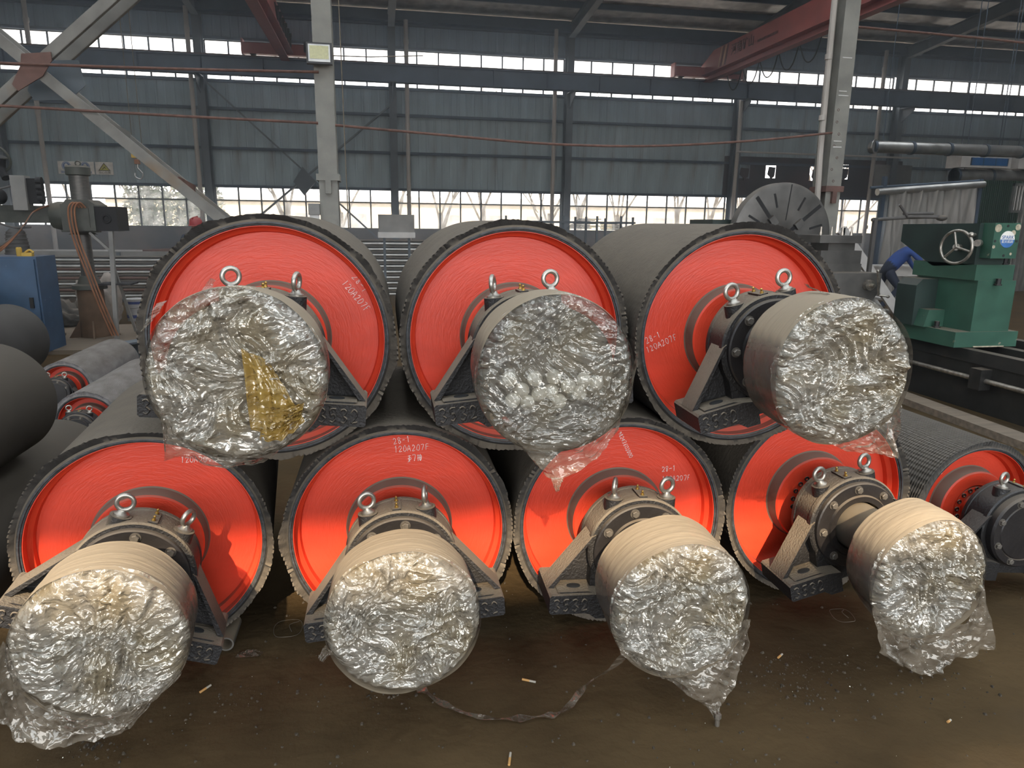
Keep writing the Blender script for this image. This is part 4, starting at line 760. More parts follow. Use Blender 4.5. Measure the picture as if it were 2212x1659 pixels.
b.build('post', M['drillpost'], t)
b = MB(); b.lathe([(0.13, 1.42), (0.13, 1.52), (0.112, 1.56), (0.112, 2.06)], 32, (0.02, 0, 0), 'z'); b.build('sleeve', M['drillpost'], t)
b = MB(); b.lathe([(0.125, 2.06), (0.142, 2.07), (0.142, 2.16), (0.12, 2.18), (0.03, 2.185)], 32, (0.02, 0, 0), 'z'); b.torus((0.03, 0, 2.21), 0.03, 0.009, (0,1,0), 16, 6); b.build('top_cap', M['drill'], t)
b = MB(); b.box(-0.10, 0.28, -0.36, 0.12, 1.38, 1.70); b.prism([(-0.10, 1.70), (0.28, 1.70), (0.20, 1.76), (-0.05, 1.76)], -0.30, 0.10); b.box(-0.03, 0.22, -0.37, -0.36, 1.42, 1.66); b.build('clamp_head', M['drill'], t, 0)
b = MB(); b.box(0.28, 0.53, -0.34, 0.08, 1.38, 1.68); b.torus((0.41, -0.345, 1.53), 0.045, 0.012, (0, 1, 0), 20, 6); b.build('gear_case', M['black'], t, 0)
b = MB(); b.lathe([(0.05, -0.30), (0.155, -0.27), (0.175, -0.20), (0.17, -0.10)], 28, (0, -0.14, 1.56), 'x'); b.build('motor_drum', M['drill'], t)
b = MB(); b.lathe([(0.17, 1.33), (0.10, 1.36), (0.09, 1.40)], 24, axis='z'); b.box(-0.18, 0.25, -0.2, -0.1, 1.36, 1.385); b.build('lower_collar', M['drill'], t)
b = MB(); b.box(-2.2, -0.22, -0.22, -0.02, 1.47, 1.55); b.box(-2.2, -0.22, -0.20, -0.04, 1.55, 1.62); b.box(-2.2, -0.22, -0.22, -0.02, 1.62, 1.68); b.build('arm', M['drill'], t, 0)
b = MB(); b.box(-0.61, -0.45, -0.38, -0.22, 1.62, 2.03); b.build('control_box', M['board'], t, 0)
b = MB(); b.box(-0.45, -0.33, -0.34, -0.18, 1.70, 2.00)
for k in range(4): b.lathe([(0.05, -0.02), (0.05, 0.04)], 14, (-0.33, -0.30, 1.76+k*0.07), 'x')
b.build('contactor_stack', M['black'], t, 0)
b = MB(); b.lathe([(0.06, 1.40), (0.10, 1.36), (0.13, 1.15), (0.15, 1.00), (0.08, 0.98)], 24, (-0.66, -0.3, 0), 'z')
for k in range(7): b.lathe([(0.11+k*0.006, 1.33-k*0.045), (0.118+k*0.006, 1.32-k*0.045)], 24, (-0.66, -0.3, 0), 'z')
b.build('spindle_bellows', M['hose'], t)
hw = MB(); hw.torus((-0.76, -0.25, 2.23), 0.15, 0.014, (0.3, 1, 0.4), 32, 8)
for k in range(3):
    a = k*2.09; u = Vector((1, -0.3, 0)).normalized(); w = Vector((0.3, 1, 0.4)).normalized().cross(u); c = Vector((-0.76, -0.25, 2.23)); hw.cyl(c, c+(u*math.cos(a)+w*math.sin(a))*0.15, 0.012, 8)
hw.build('handwheel', M['drill'], t)
b = MB(); b.tube(cr([(-0.70, -0.25, 2.0), (-0.76, -0.2, 2.12), (-0.72, -0.25, 2.25)], 5), 0.05, 10); b.ball((-0.80, -0.3, 1.78), 0.10, 10); b.build('spindle_motor', M['black'], t)
for k in range(3):
    dx = k*0.036; b = MB(); b.tube(cr([(0.13+dx, -0.40, 1.66), (0.08+dx, -0.44, 1.72), (0.02+dx, -0.45, 1.62), (0.04+dx, -0.46, 1.30), (0.14+dx, -0.44, 0.85), (0.24+dx, -0.42, 0.42), (0.34+dx, -0.40, 0.06)], 8), 0.0105, 7); b.build('cable', M['copper'], t)
for k in range(3):
    b = MB(); b.tube(cr([(-0.20, -0.42, 1.68), (-0.34, -0.5, 1.60), (-0.48, -0.55, 1.40), (-0.75, -0.6, 1.18-k*0.03), (-1.10, -0.6, 1.10-k*0.05)], 8), 0.011, 6); b.build('cable', M['copper' if k else 'hose'], t)
b = MB(); b.tube(cr([(-0.58, -0.45, 1.90), (-0.86, -0.5, 1.78), (-0.80, -0.5, 1.52), (-0.60, -0.5, 1.42), (-0.40, -0.48, 1.42)], 8), 0.012, 6); b.build('cable', M['hose'], t)
tag(MB().box(-5.4, -2.35, 9.15, 11.4, 0, 0.05).build('base_slab', M['wood'], smooth=0), 'dusty flat base slab under the radial drill', 'slab')
t = thing('blue_cabinet', 'scratched blue steel cabinet at the left edge', 'cabinet', (-4.25, 9.25, 0.05))
b = MB(); b.box(-0.55, 0.44, -0.20, 0.30, 0, 1.10); b.build('body', M['blue'], t, 0); b = MB(); b.box(-0.53, 0.42, -0.225, -0.20, 0.03, 1.07); d = b.build('door', M['blue'], t, 0)
b = MB(); b.box(0.33, 0.37, -0.245, -0.225, 0.52, 0.64); b.build('handle', M['black'], d, 0); b = MB(); b.box(0.10, 0.35, -0.23, -0.2255, 0.30, 0.37); b.build('sticker', M['signwhite'], d, 0)
t = thing('hand_tool', 'yellow-handled tool lying on the blue cabinet', 'tool', (-3.98, 9.2, 1.15))
b = MB(); b.lathe([(0.030, 0), (0.030, 0.09), (0.022, 0.10)], 14, (-0.06, 0, 0), 'z'); b.build('can', M['yellowpaint'], t); b = MB(); b.box(-0.03, 0.08, -0.03, 0.03, 0.0, 0.04); b.tube(cr([(0.0, 0, 0.04), (0.05, 0, 0.07), (0.09, 0, 0.04)], 4), 0.012, 6); b.build('grip', M['yellowpaint'], t)
def blob(name, label, cat, loc, sc, m, seed, r=1.0):
    rng = np.random.RandomState(seed); bm = bmesh.new(); bmesh.ops.create_icosphere(bm, subdivisions=4, radius=1.0)
    for v in bm.verts:
        p = v.co; n = 0.10*math.sin(5*p.x+seed)+0.08*math.sin(7*p.y+4*p.z)+0.05*math.sin(13*p.x+11*p.z+seed)+0.03*math.sin(23*p.y+17*p.x)
        v.co = Vector((p.x*sc[0], p.y*sc[1], (max(p.z, -0.75)+0.75)/1.75*2*sc[2]))*(1+n*r)
        v.co.z = max(v.co.z, 0)
    me = bpy.data.meshes.new(name); bm.to_mesh(me); bm.free(); me.materials.append(m); me.shade_smooth(); o = put(name, me, None, loc); return tag(o, label, cat)
blob('golden_sack', 'crumpled golden sack leaning before the blue cabinet', 'sack', (-4.35, 8.55, 0), (0.30, 0.22, 0.44), M['gold'], 3)
blob('pale_sack', 'pale sack heaped behind the drill post', 'sack', (-4.15, 11.75, 0.0), (0.30, 0.22, 0.36), M['sack'], 5)
blob('scrap_heap', 'heap of tangled scrap behind the drill pedestal', 'scrap', (-4.55, 11.3, 0.05), (0.40, 0.25, 0.16), M['grey'], 8, 1.8)
t = thing('angle_stand', 'grey angle-iron stand behind the drill', 'stand', (-3.36, 9.95, 0.05))
for x_ in (0.0, ): b = MB(); b.bar((x_, 0, 0), (x_+0.07, 0, 1.40), 0.05, 0.05, (0,1,0)); b.build('upright', M['board'], t, 0)
b = MB(); b.bar((0.05, 0, 1.12), (-0.18, 0, 1.36), 0.03, 0.03, (0,1,0)); b.build('diagonal', M['board'], t, 0)
b = MB(); b.bar((0.05, 0, 0.95), (0.05, 0.6, 0.02), 0.03, 0.03); b.build('rear_leg', M['board'], t, 0); b = MB(); b.box(-0.16, 0.24, -0.02, 0.3, 0.70, 0.72); b.build('shelf', M['black'], t, 0)
for k, (x_, y_) in enumerate(((-3.80, 12.2), (-4.28, 12.55))):
    t = thing('paint_bucket', ['blue and white printed bucket in the open beside the stand', 'blue and white printed bucket half behind the drill post'][k], 'bucket', (x_, y_, 0), group='printed buckets')
    b = MB(); b.lathe([(0.001, 0), (0.125, 0), (0.145, 0.33), (0.15, 0.335), (0.15, 0.35), (0.14, 0.35)], 28, axis='z'); b.build('pail', M['bucket'], t)
    for z0, z1 in ((0.27, 0.31), (0.05, 0.10)): b = MB(); b.lathe([(0.1275+z0*0.0606, z0), (0.1275+z1*0.0606, z1)], 28, axis='z', caps=False); b.build('printed_band', M['bucketblue'], t)
    b = MB(); b.tube(cr([(-0.15, 0, 0.32), (-0.10, -0.13, 0.22), (0.1, -0.13, 0.22), (0.15, 0, 0.32)], 5), 0.004, 5); b.build('bail', M['wire'], t)
t = thing('rope_coil', 'loose coil of dirty rope on the slab behind the drum', 'rope', (-4.25, 9.85, 0.05))
for k in range(6):
    b = MB(); c = Vector((random.uniform(-.15, .25), random.uniform(-.1, .25), 0.02+k*0.018)); r0 = random.uniform(.12, .26)
    b.tube([c+Vector((math.cos(a)*r0, math.sin(a)*r0*0.7, 0.01*math.sin(3*a))) for a in np.linspace(0, 6.0, 30)], 0.013, 6); b.build('loop', M['rope'], t)
tag(MB().prism([(-3.02, 9.52), (-2.80, 9.45), (-2.76, 9.58), (-2.98, 9.66)], 0.05, 0.075, 'z').build('paper_packet', M['white'], smooth=0), 'white paper packet lying on the drill base slab', 'paper')
b = MB(); b.bar((-2.75, 7.9, 0.16), (-1.55, 9.6, 0.16), 0.03, 0.30); b.bar((-2.68, 7.9, 0.31), (-1.48, 9.6, 0.31), 0.16, 0.02); b.bar((-2.68, 7.9, 0.01), (-1.48, 9.6, 0.01), 0.16, 0.02)
tag(b.build('steel_channel', M['coldark'], smooth=0), 'dark steel channel on the floor behind the left pulleys', 'channel')
def pipe_mesh(L, r, m): return MB().lathe([(r*0.8, 0.02), (r, 0), (r, L), (r*0.8, L-0.02)], 10, axis='x').mesh('steel_pipe', m, 30)
for si, (x0, L, rows, lab) in enumerate(((-7.0, 4.2, 14, 'long steel tube in the low rack behind the drill'), (-2.6, 4.4, 20, 'long steel tube in the tall rack between the top pulleys'))):
    mm = [pipe_mesh(L, 0.026, M['silver']), pipe_mesh(L, 0.026, M['grey']), pipe_mesh(L, 0.026, M['gusset'])]
    for k in range(rows):
        NTH = ['lowest', 'second', 'third', 'fourth', 'fifth', 'sixth', 'seventh', 'eighth', 'ninth', 'tenth', 'eleventh', 'twelfth', 'thirteenth', 'fourteenth', 'fifteenth', 'sixteenth', 'seventeenth', 'eighteenth', 'nineteenth', 'topmost']
        o = put('steel_pipe', mm[2 if (k in (2, 6, 9) and si == 0) else (k % 2)], None, (x0+random.uniform(-.05, .05), 15+0.006*(k % 2), 0.12+k*0.057)); tag(o, lab+(', topmost' if k == rows-1 else ', lowest' if k == 0 else ', %s from the bottom' % NTH[k]), 'pipe', lab.replace('long steel tube', 'steel tubes'))
    for q in range(3):
        t = thing('pipe_rack_post', 'rack post %s holding the %s tubes' % (['at the left end', 'in the middle', 'at the right end'][q], 'low' if si == 0 else 'tall'), 'post', (x0+0.3+q*(L-0.6)/2, 15.09, 0))
        b = MB(); b.box(-0.03, 0.03, -0.03, 0.03, 0, rows*0.057+0.15); b.build('upright', M['coldark'], t, 0); b = MB(); b.box(-0.03, 0.03, -0.14, 0.05, 0.05, 0.09); b.build('shelf_arm', M['coldark'], t, 0)
t = thing('steel_bench', 'long pale steel bench behind the low tube rack', 'bench', (-5.4, 15.8, 0))
b = MB(); b.box(-2.2, 1.9, -0.3, 0.5, 0.86, 0.95); b.build('top', M['board'], t, 0)
for x_ in (-2.0, -0.1, 1.7):
    for y_ in (-0.22, 0.42): b = MB(); b.box(x_-0.03, x_+0.03, y_-0.03, y_+0.03, 0, 0.86); b.build('leg', M['coldark'], t, 0)
for k in range(5): tag(MB().box(-4.6+k*0.14, -3.5+k*0.05, 15.55+k*0.12, 15.62+k*0.12, 0.951, 0.985+0.006*(k % 3)).build('red_flat_bar', M['gusset'], smooth=0), 'dull red flat steel bar on the bench, %s' % ['nearest the tubes', 'second from the tubes', 'the middle one of five', 'second from the wall', 'nearest the wall'][k], 'bar', 'red flat bars on the bench')
t = thing('control_board', 'pale grey panel board on a stand between the top pulleys', 'board', (0.33, 12, 0))
b = MB(); b.box(-0.29, 0.29, -0.02, 0.05, 1.42, 1.70); b.build('panel', M['board'], t, 0); b = MB(); b.box(-0.30, 0.30, -0.04, 0.06, 1.33, 1.42); b.build('lower_ledge', M['white'], t, 0)
for x_ in (-0.2, 0.2): b = MB(); b.box(x_-0.02, x_+0.02, 0, 0.04, 0, 1.34); b.build('leg', M['coldark'], t, 0)
t = thing('bar_rack', 'dark storage rack with short uprights and stacked bars behind the middle pulley', 'rack', (3.9, 14, 0))
for z in (0.6, 1.62): b = MB(); b.box(-1.45, 1.25, -0.03, 0.03, z-0.02, z+0.02); b.build('beam', M['coldark'], t, 0)
for x_ in (-1.4, -0.7, -0.25, 0.0, 0.22, 0.45, 0.62, 0.95, 1.2): b = MB(); b.box(x_-0.018, x_+0.018, -0.02, 0.02, 0.0, 1.70+0.05*random.random()); b.build('upright', M['coldark'], t, 0)
for k in range(9): b = MB(); b.box(-0.15+0.03*k, 0.35+0.1*(k % 3), 0.04+0.03*(k % 4), 0.07+0.03*(k % 4), 1.50+0.022*k, 1.515+0.022*k); b.build('stored_bar', M['beam'], t, 0)
for k in range(6): b = MB(); b.box(0.55, 1.15-0.05*k, 0.04+0.03*(k % 3), 0.07+0.03*(k % 3), 1.48+0.022*k, 1.495+0.022*k); b.build('stored_bar', M['beam'], t, 0)

# ------------------------------------------------------------------ lathe and stores on the right
t = thing('lathe_bed', 'long dark oily lathe bed on the right', 'machine', (5.75, 6.2, 0))
b = MB(); b.box(-0.55, 0.55, -3.6, 1.3, 0.0, 0.42); b.build('bed_casting', M['bedblack'], t, 0)
for x_ in (-0.50, -0.10, 0.42): b = MB(); b.prism([(x_-0.06, 0.42), (x_+0.06, 0.42), (x_+0.05, 0.53), (x_-0.05, 0.53)], -3.6, 1.3); b.build('way', M['bedblack'], t, 0)
b = MB(); b.cyl((-0.60, -3.6, 0.30), (-0.60, 1.3, 0.30), 0.022, 12); b.build('lead_screw', M['steel'], t)
for y_ in (-3.0, -1.0, 1.0): b = MB(); b.box(-0.66, -0.55, y_-0.06, y_+0.06, 0.22, 0.40); b.build('screw_bracket', M['bedblack'], t, 0)
b = MB(); b.prism([(4.55, 3.0), (4.75, 3.0), (5.05, 7.2), (4.85, 7.2)], 0, 0.06, 'z'); tag(b.build('floor_plank', M['wood'], smooth=0), 'dusty plank on the floor along the lathe bed', 'plank')
t = thing('tailstock', 'green lathe tailstock with handwheel and round maker badge', 'machine', (5.41, 5.5, 0.535))
b = MB(); b.box(-0.30, 0.36, 0.0, 0.85, 0.0, 0.14); b.build('slide_plate', M['green'], t, 0)
b = MB(); b.box(-0.13, 0.27, 0.02, 0.75, 0.14, 0.60); b.prism([(-0.34, 0.14), (-0.13, 0.14), (-0.13, 0.30), (-0.30, 0.30)], 0.35, 0.60); b.build('base_block', M['green'], t, 0)
b = MB(); b.prism([(-0.36, 0.14), (-0.10, 0.14), (-0.10, 0.58), (-0.30, 0.58), (-0.36, 0.52)], 0.48, 0.74); b.build('clamp_block', M['dgreen'], t, 0)
b = MB(); b.box(-0.16, 0.24, 0.03, 0.80, 0.60, 0.74); b.build('saddle', M['green'], t, 0)
b = MB(); v = [(-0.16, 0.06, 0.74), (0.16, 0.06, 0.74), (0.16, 0.06, 1.10), (-0.16, 0.06, 1.10), (-0.16, 0.55, 0.70), (0.16, 0.55, 0.70), (0.16, 1.02, 0.92), (-0.16, 1.02, 0.92), (0.16, 1.02, 1.09), (-0.16, 1.02, 1.09)]
b.add(v, [(0,1,2,3), (0,4,5,1), (4,7,6,5), (7,9,8,6), (3,2,8,9), (0,3,9,7,4), (1,5,6,8,2)]); b.build('barrel_casting', M['dgreen'], t, 0)
b = MB(); b.box(-0.12, 0.14, -0.06, 0.08, 0.80, 1.105); pl = b.build('end_plate', M['green'], t, 0)
for x_, z_ in ((-0.10, 0.95), (0.12, 0.95), (0.01, 0.825), (0.01, 1.08)): b = MB(); b.lathe([(0.012, -0.062), (0.012, -0.055)], 12, (x_, 0, z_)); b.build('screw', M['slot'], pl)
for x_, z_, r_ in ((-0.085, 1.06, 0.035), (0.115, 1.07, 0.028), (0.075, 1.02, 0.025), (-0.105, 0.90, 0.015), (0.08, 0.84, 0.012)):
    b = MB(); b.lathe([(r_, -0.0615), (r_, -0.0595)], 9, (x_, 0, z_)); b.build('bare_patch', M['chip'], pl, 0)
b = MB(); b.lathe([(0.072, -0.066), (0.072, -0.06)], 36, (0.02, 0, 0.965)); bd = b.build('badge', M['signwhite'], pl)
b = MB(); b.prism([(0.02+0.072*math.cos(a), 0.965+0.072*math.sin(a)) for a in np.linspace(math.pi+0.02, 2*math.pi-0.02, 18)], -0.0668, -0.066); b.build('badge_lower_half', M['signblue'], bd, 0)
put('lettering', text_mesh('badge_text', 'SPARK', 0.042, M['signblue'], 0.0006), bd, (0.02, -0.0674, 0.982), (R_(90), 0, 0)); put('lettering', text_mesh('badge_small_text', '星火机床', 0.030, M['signwhite'], 0.0006), bd, (0.02, -0.0676, 0.945), (R_(90), 0, 0))
b = MB(); wc = Vector((-0.28, 0.16, 0.89)); wn_ = Vector((-0.97, -0.24, 0.0)).normalized(); b.torus(wc, 0.145, 0.013, wn_, 40, 10); u = wn_.orthogonal().normalized(); w = wn_.cross(u)
for k in range(3): a = k*2.09+0.5; b.cyl(wc, wc+(u*math.cos(a)+w*math.sin(a))*0.14, 0.011, 10)
b.cyl(wc, Vector((-0.12, 0.28, 0.88)), 0.03, 14); b.build('handwheel', M['steel'], t)
b = MB(); b.cyl((-0.16, 0.10, 1.0), (-0.24, 0.05, 1.0), 0.016, 10); b.ball((-0.25, 0.045, 1.0), 0.024, 10); b.cyl((-0.15, 0.05, 0.93), (-0.22, 0.0, 0.93), 0.03, 14); b.build('crank', M['steel'], t)
for x_, y_, z_ in ((-0.10, 0.12, 0.60), (0.16, 0.06, 0.60), (-0.24, 0.30, 0.14), (0.05, -0.012, 0.56)):
    b = MB(); b.lathe([(0.032, 0), (0.032, 0.012), (0.022, 0.012), (0.022, 0.06)], 6, (x_, y_, z_+0.14 if z_ == 0.60 else z_), 'z'); b.build('hex_nut', M['iron'], t, 20)
b = MB(); b.box(-0.10, 0.22, -0.01, 0.0, -0.0, 0.0+0.01); b.build('front_wiper', M['chip'], t, 0)
t = thing('lathe_carriage', 'grey lathe carriage with stacked tool post and crank handle', 'machine', (4.92, 7.0, 0))
b = MB(); b.box(-0.55, 0.26, -0.5, 0.55, 0.36, 0.62); b.box(-0.45, 0.20, -0.4, 0.5, 0.0, 0.36); b.build('apron', M['dgreen'], t, 0)
b = MB(); b.prism([(-0.30, 0.62), (0.10, 0.62), (0.30, 0.95), (0.30, 1.12), (-0.30, 1.12)], -0.30, 0.5); b.build('cross_slide', M['grey'], t, 0)
b = MB(); b.box(-0.24, 0.27, 0.0, 0.45, 1.12, 1.20); b.box(-0.22, 0.27, 0.02, 0.42, 1.20, 1.34); b.box(-0.12, 0.20, 0.05, 0.38, 1.34, 1.42); b.box(-0.26, 0.24, 0.0, 0.42, 1.42, 1.50); b.build('tool_post', M['faceplate'], t, 0)
for x_ in (-0.18, -0.05, 0.08, 0.19): b = MB(); b.lathe([(0.016, 0), (0.016, 0.03), (0.011, 0.03), (0.011, 0.09)], 6, (x_, 0.12, 1.50), 'z'); b.build('clamp_screw', M['steel'], t, 20)
b = MB(); b.lathe([(0.055, -0.06), (0.055, 0)], 20, (0.14, -0.30, 1.0)); b.cyl((0.14, -0.36, 1.0), (0.14, -0.42, 1.0), 0.018, 10); b.bar((0.16, -0.42, 1.14), (0.20, -0.42, 0.90), 0.016, 0.02, (0,1,0)); b.ball((0.16, -0.42, 1.15), 0.018, 8); b.cyl((0.20, -0.42, 0.90), (0.28, -0.46, 0.89), 0.010, 8); b.ball((0.28, -0.46, 0.89), 0.017, 8); b.build('crank_handle', M['steel'], t)
t = thing('faceplate', 'huge round slotted lathe faceplate behind the top right pulley', 'machine', (4.82, 8.0, 0))
b = MB(); b.lathe([(0.02, 0.02), (0.05, 0.0), (0.60, 0.0), (0.635, 0.015), (0.64, 0.03), (0.64, 0.14), (0.3, 0.16)], 96, (0, 0, 1.46)); fp = b.build('disc', M['faceplate'], t)
for k in range(8):
    a = k*math.pi/4+0.10; d = Vector((math.sin(a), 0, math.cos(a))); c = Vector((0, -0.001, 1.46)); r0, r1 = (0.20, 0.62) if k % 2 == 0 else (0.10, 0.60)
    b = MB(); b.bar(c+d*r0, c+d*r1, 0.012 if k % 4 == 0 else 0.045, 0.004, (0,1,0)); b.build('slot', M['slot'], fp, 0)
for k in range(8):
    a = k*math.pi/4+0.10+math.pi/8; d = Vector((math.sin(a), 0, math.cos(a))); c = Vector((0, -0.001, 1.46)); b = MB(); b.bar(c+d*0.36, c+d*0.53, 0.026, 0.004, (0,1,0)); b.build('slot', M['slot'], fp, 0)
for k in range(4):
    a = k*math.pi/2+math.pi/4+0.10; d = Vector((math.sin(a), 0, math.cos(a))); c = Vector((0, -0.02, 1.46))+d*0.24; b = MB(); b.bar(c-d*0.05, c+d*0.06, 0.08, 0.05, (0,1,0)); b.build('jaw', M['faceplate'], fp, 0)
b = MB(); b.lathe([(0.11, 0.0), (0.10, -0.03), (0.04, -0.03), (0.03, 0.0)], 24, (0, 0, 1.46)); b.build('centre_boss', M['slot'], fp)
b = MB(); b.box(-0.55, 0.55, 0.16, 0.95, 0.0, 1.35); b.lathe([(0.25, 0.12), (0.25, 0.2)], 32, (0, 0, 1.46)); b.box(-0.80, -0.3, 0.25, 0.9, 1.1, 1.66); b.build('headstock', M['dgreen'], t, 0)
t = thing('stair_stringer', 'white sloping steel stringer behind the lathe carriage', 'stair', (7.6, 10.5, 0))
b = MB(); b.bar((-0.25, 0, 1.55), (1.15, 0, 0.0), 0.06, 0.16, (0, 0, 1)); b.bar((-0.25, 0.5, 1.55), (1.15, 0.5, 0.0), 0.06, 0.16); b.build('stringer', M['white'], t, 0)
for k in range(6): b = MB(); b.box(-0.1+k*0.2, 0.1+k*0.2, 0.03, 0.47, 1.28-k*0.22, 1.31-k*0.22); b.build('tread', M['white'], t, 0)
b = MB(); b.box(-0.27, -0.20, -0.03, 0.03, 0.0, 1.58); b.build('post', M['white'], t, 0)
t = thing('white_beam', 'long white steel beam on blocks behind the bending worker', 'beam', (10.1, 13, 0)); b = MB(); b.hbeam((-1.6, 0, 0.74), (1.6, 0, 0.74), 0.25, 0.22, 0.03); b.build('beam', M['white'], t, 0)
for x_ in (-1.2, 1.2): b = MB(); b.box(x_-0.15, x_+0.15, -0.2, 0.2, 0, 0.63); b.build('support_block', M['wood'], t, 0)
t = thing('swing_hoist', 'dark bent pipe arm on a post above the tailstock', 'machine', (6.80, 9.0, 0)); b = MB(); b.box(-0.025, 0.025, -0.025, 0.025, 0.0, 1.72); b.build('post', M['hose'], t, 0)
b = MB(); b.tube([(-0.05, 0, 1.69), (0.5, 0, 1.73), (1.05, 0, 1.75)], 0.022, 8); b.tube([(0.33, -0.03, 1.90), (0.48, -0.03, 1.74), (0.95, -0.03, 1.735)], 0.018, 8); b.tube([(0.45, 0.02, 1.78), (0.92, 0.02, 1.79)], 0.02, 8); b.build('arm', M['hose'], t); b = MB(); b.ball((1.05, 0, 1.73), 0.06, 8, (1.4, 1, 0.7)); b.build('knuckle', M['grey'], t)
t = thing('plastic_curtain', 'grey plastic sheet curtain hanging from a roller bar on the right', 'curtain', (11.95, 14, 0))
nu, nv = 60, 10; v = []
for j in range(nv):
    for i in range(nu):
        s = i/(nu-1); v.append((-1.12+2.25*s, 0.05*math.sin(s*34+0.6*j)+0.03*math.sin(s*71), 0.02+(2.36+0.16*s-0.02)*j/(nv-1)))
b = MB(); b.add(v, [(j*nu+i, j*nu+i+1, (j+1)*nu+i+1, (j+1)*nu+i) for j in range(nv-1) for i in range(nu-1)]); b.build('sheet', M['film_curtain'], t, 60)
b = MB(); b.cyl((-1.4, 0, 2.33), (1.2, 0, 2.54), 0.075, 14); b.build('roller', M['silver'], t); b = MB(); b.cyl((-1.5, 0.1, 2.42), (1.2, 0.1, 2.62), 0.03, 10); b.build('bar', M['beam'], t)
for x_ in (-1.18, 1.2): b = MB(); b.box(x_-0.04, x_+0.04, 0.06, 0.14, 0, 2.66); b.build('post', M['beam'], t, 0)
t = thing('spray_booth', 'green corrugated booth with silver end wall at the right edge', 'booth', (15.6, 16, 0))
for k in range(22): b = MB(); b.box(-0.72+k*0.058, -0.72+k*0.058+0.034, -0.03, 0.03, 0, 2.78); b.build('corrugated_rib', M['greensheet'], t, 0)
b = MB(); b.box(-0.74, 0.58, 0.0, 0.9, 0, 2.76); b.build('green_wall', M['greensheet'], t, 0)
for k in range(12): b = MB(); b.box(0.60+k*0.12, 0.66+k*0.12, -0.04, 0.03, 0, 2.70); b.build('silver_rib', M['silver'], t, 0)
b = MB(); b.box(0.58, 2.0, 0.0, 0.9, 0, 2.70); b.build('silver_wall', M['silver'], t, 0)
b = MB(); b.box(0.25, 0.60, -0.10, -0.03, 2.0, 2.06); b.box(0.25, 0.30, -0.10, -0.03, 2.06, 2.72); b.box(0.25, 0.60, -0.10, -0.03, 2.66, 2.72); b.build('vent_frame', M['silver'], t, 0)
for k in range(3): b = MB(); b.box(0.33+k*0.09, 0.36+k*0.09, -0.08, -0.04, 2.06, 2.66); b.build('vent_slat', M['white'], t, 0)
def duct(label, x0, x1, y, z, r, hang):
    t = thing('silver_duct', label, 'duct', ((x0+x1)/2, y, z)); h = (x1-x0)/2; b = MB(); b.lathe([(r, -h), (r, h)], 24, axis='x'); b.build('tube', M['silver'], t)
    n = int((x1-x0)/1.1)+1
    for k in range(n): b = MB(); b.lathe([(r+0.02, -h+k*1.1), (r+0.02, -h+k*1.1+0.07)], 24, axis='x'); b.build('band', M['beam'], t)
    for k in range(max(2, n//2)): b = MB(); xx = -h+0.3+k*(2*h-0.6)/(max(2, n//2)-1); b.cyl((xx, 0, 0), (xx, 0, hang), 0.012, 6); b.build('hanger', M['beam'], t)
    return t
dd = duct('silver duct with a round open mouth on the right wall', 12.5, 20.0, 17, 3.60, 0.15, 4.75)
b = MB(); b.torus((-3.75, -0.12, 0.0), 0.16, 0.02, (0.5, -1, 0), 24, 8); b.lathe([(0.14, -0.01), (0.15, 0.10)], 24, (-3.72, -0.10, 0)); b.build('mouth', M['silver'], dd)
duct('lower thick silver duct under the blue filter boxes', 15.9, 20.5, 18, 3.02, 0.20, 5.3)
for k, x_ in enumerate((16.6, 18.45)):
    t = thing('filter_box', ['grey filter box with blue panel, the left one above the lower duct', 'grey filter box with blue panel at the right edge of the photo'][k], 'box', (x_, 18, 3.24), group='filter boxes')
    b = MB(); b.box(-0.75, 0.85, -0.25, 0.3, 0.0, 0.34); b.build('case', M['white'], t, 0); b = MB(); b.box(-0.45, 0.75, -0.26, -0.25, 0.06, 0.26)
    b.build('blue_panel', M['bluescreen'], t, 0)
    for q in range(4): b = MB(); b.box(-0.45+q*0.39, -0.43+q*0.39, -0.268, -0.255, 0.06, 0.26); b.build('divider', M['beam'], t, 0)
    for x2 in (-0.6, 0.7): b = MB(); b.cyl((x2, 0, 0.34), (x2, 0, 4.9), 0.012, 6); b.build('hanger', M['beam'], t)
t = thing('wall_board', 'two-tone grey board leaning high on the far right wall', 'board', (18.45, 23.75, 2.95)); b = MB(); b.box(-0.75, 0.0, 0, 0.05, 0.0, 0.85); b.build('light_panel', M['board'], t, 0); b = MB(); b.box(0.0, 0.75, 0, 0.05, 0.0, 0.85); b.build('dark_panel', M['boarddark'], t, 0)

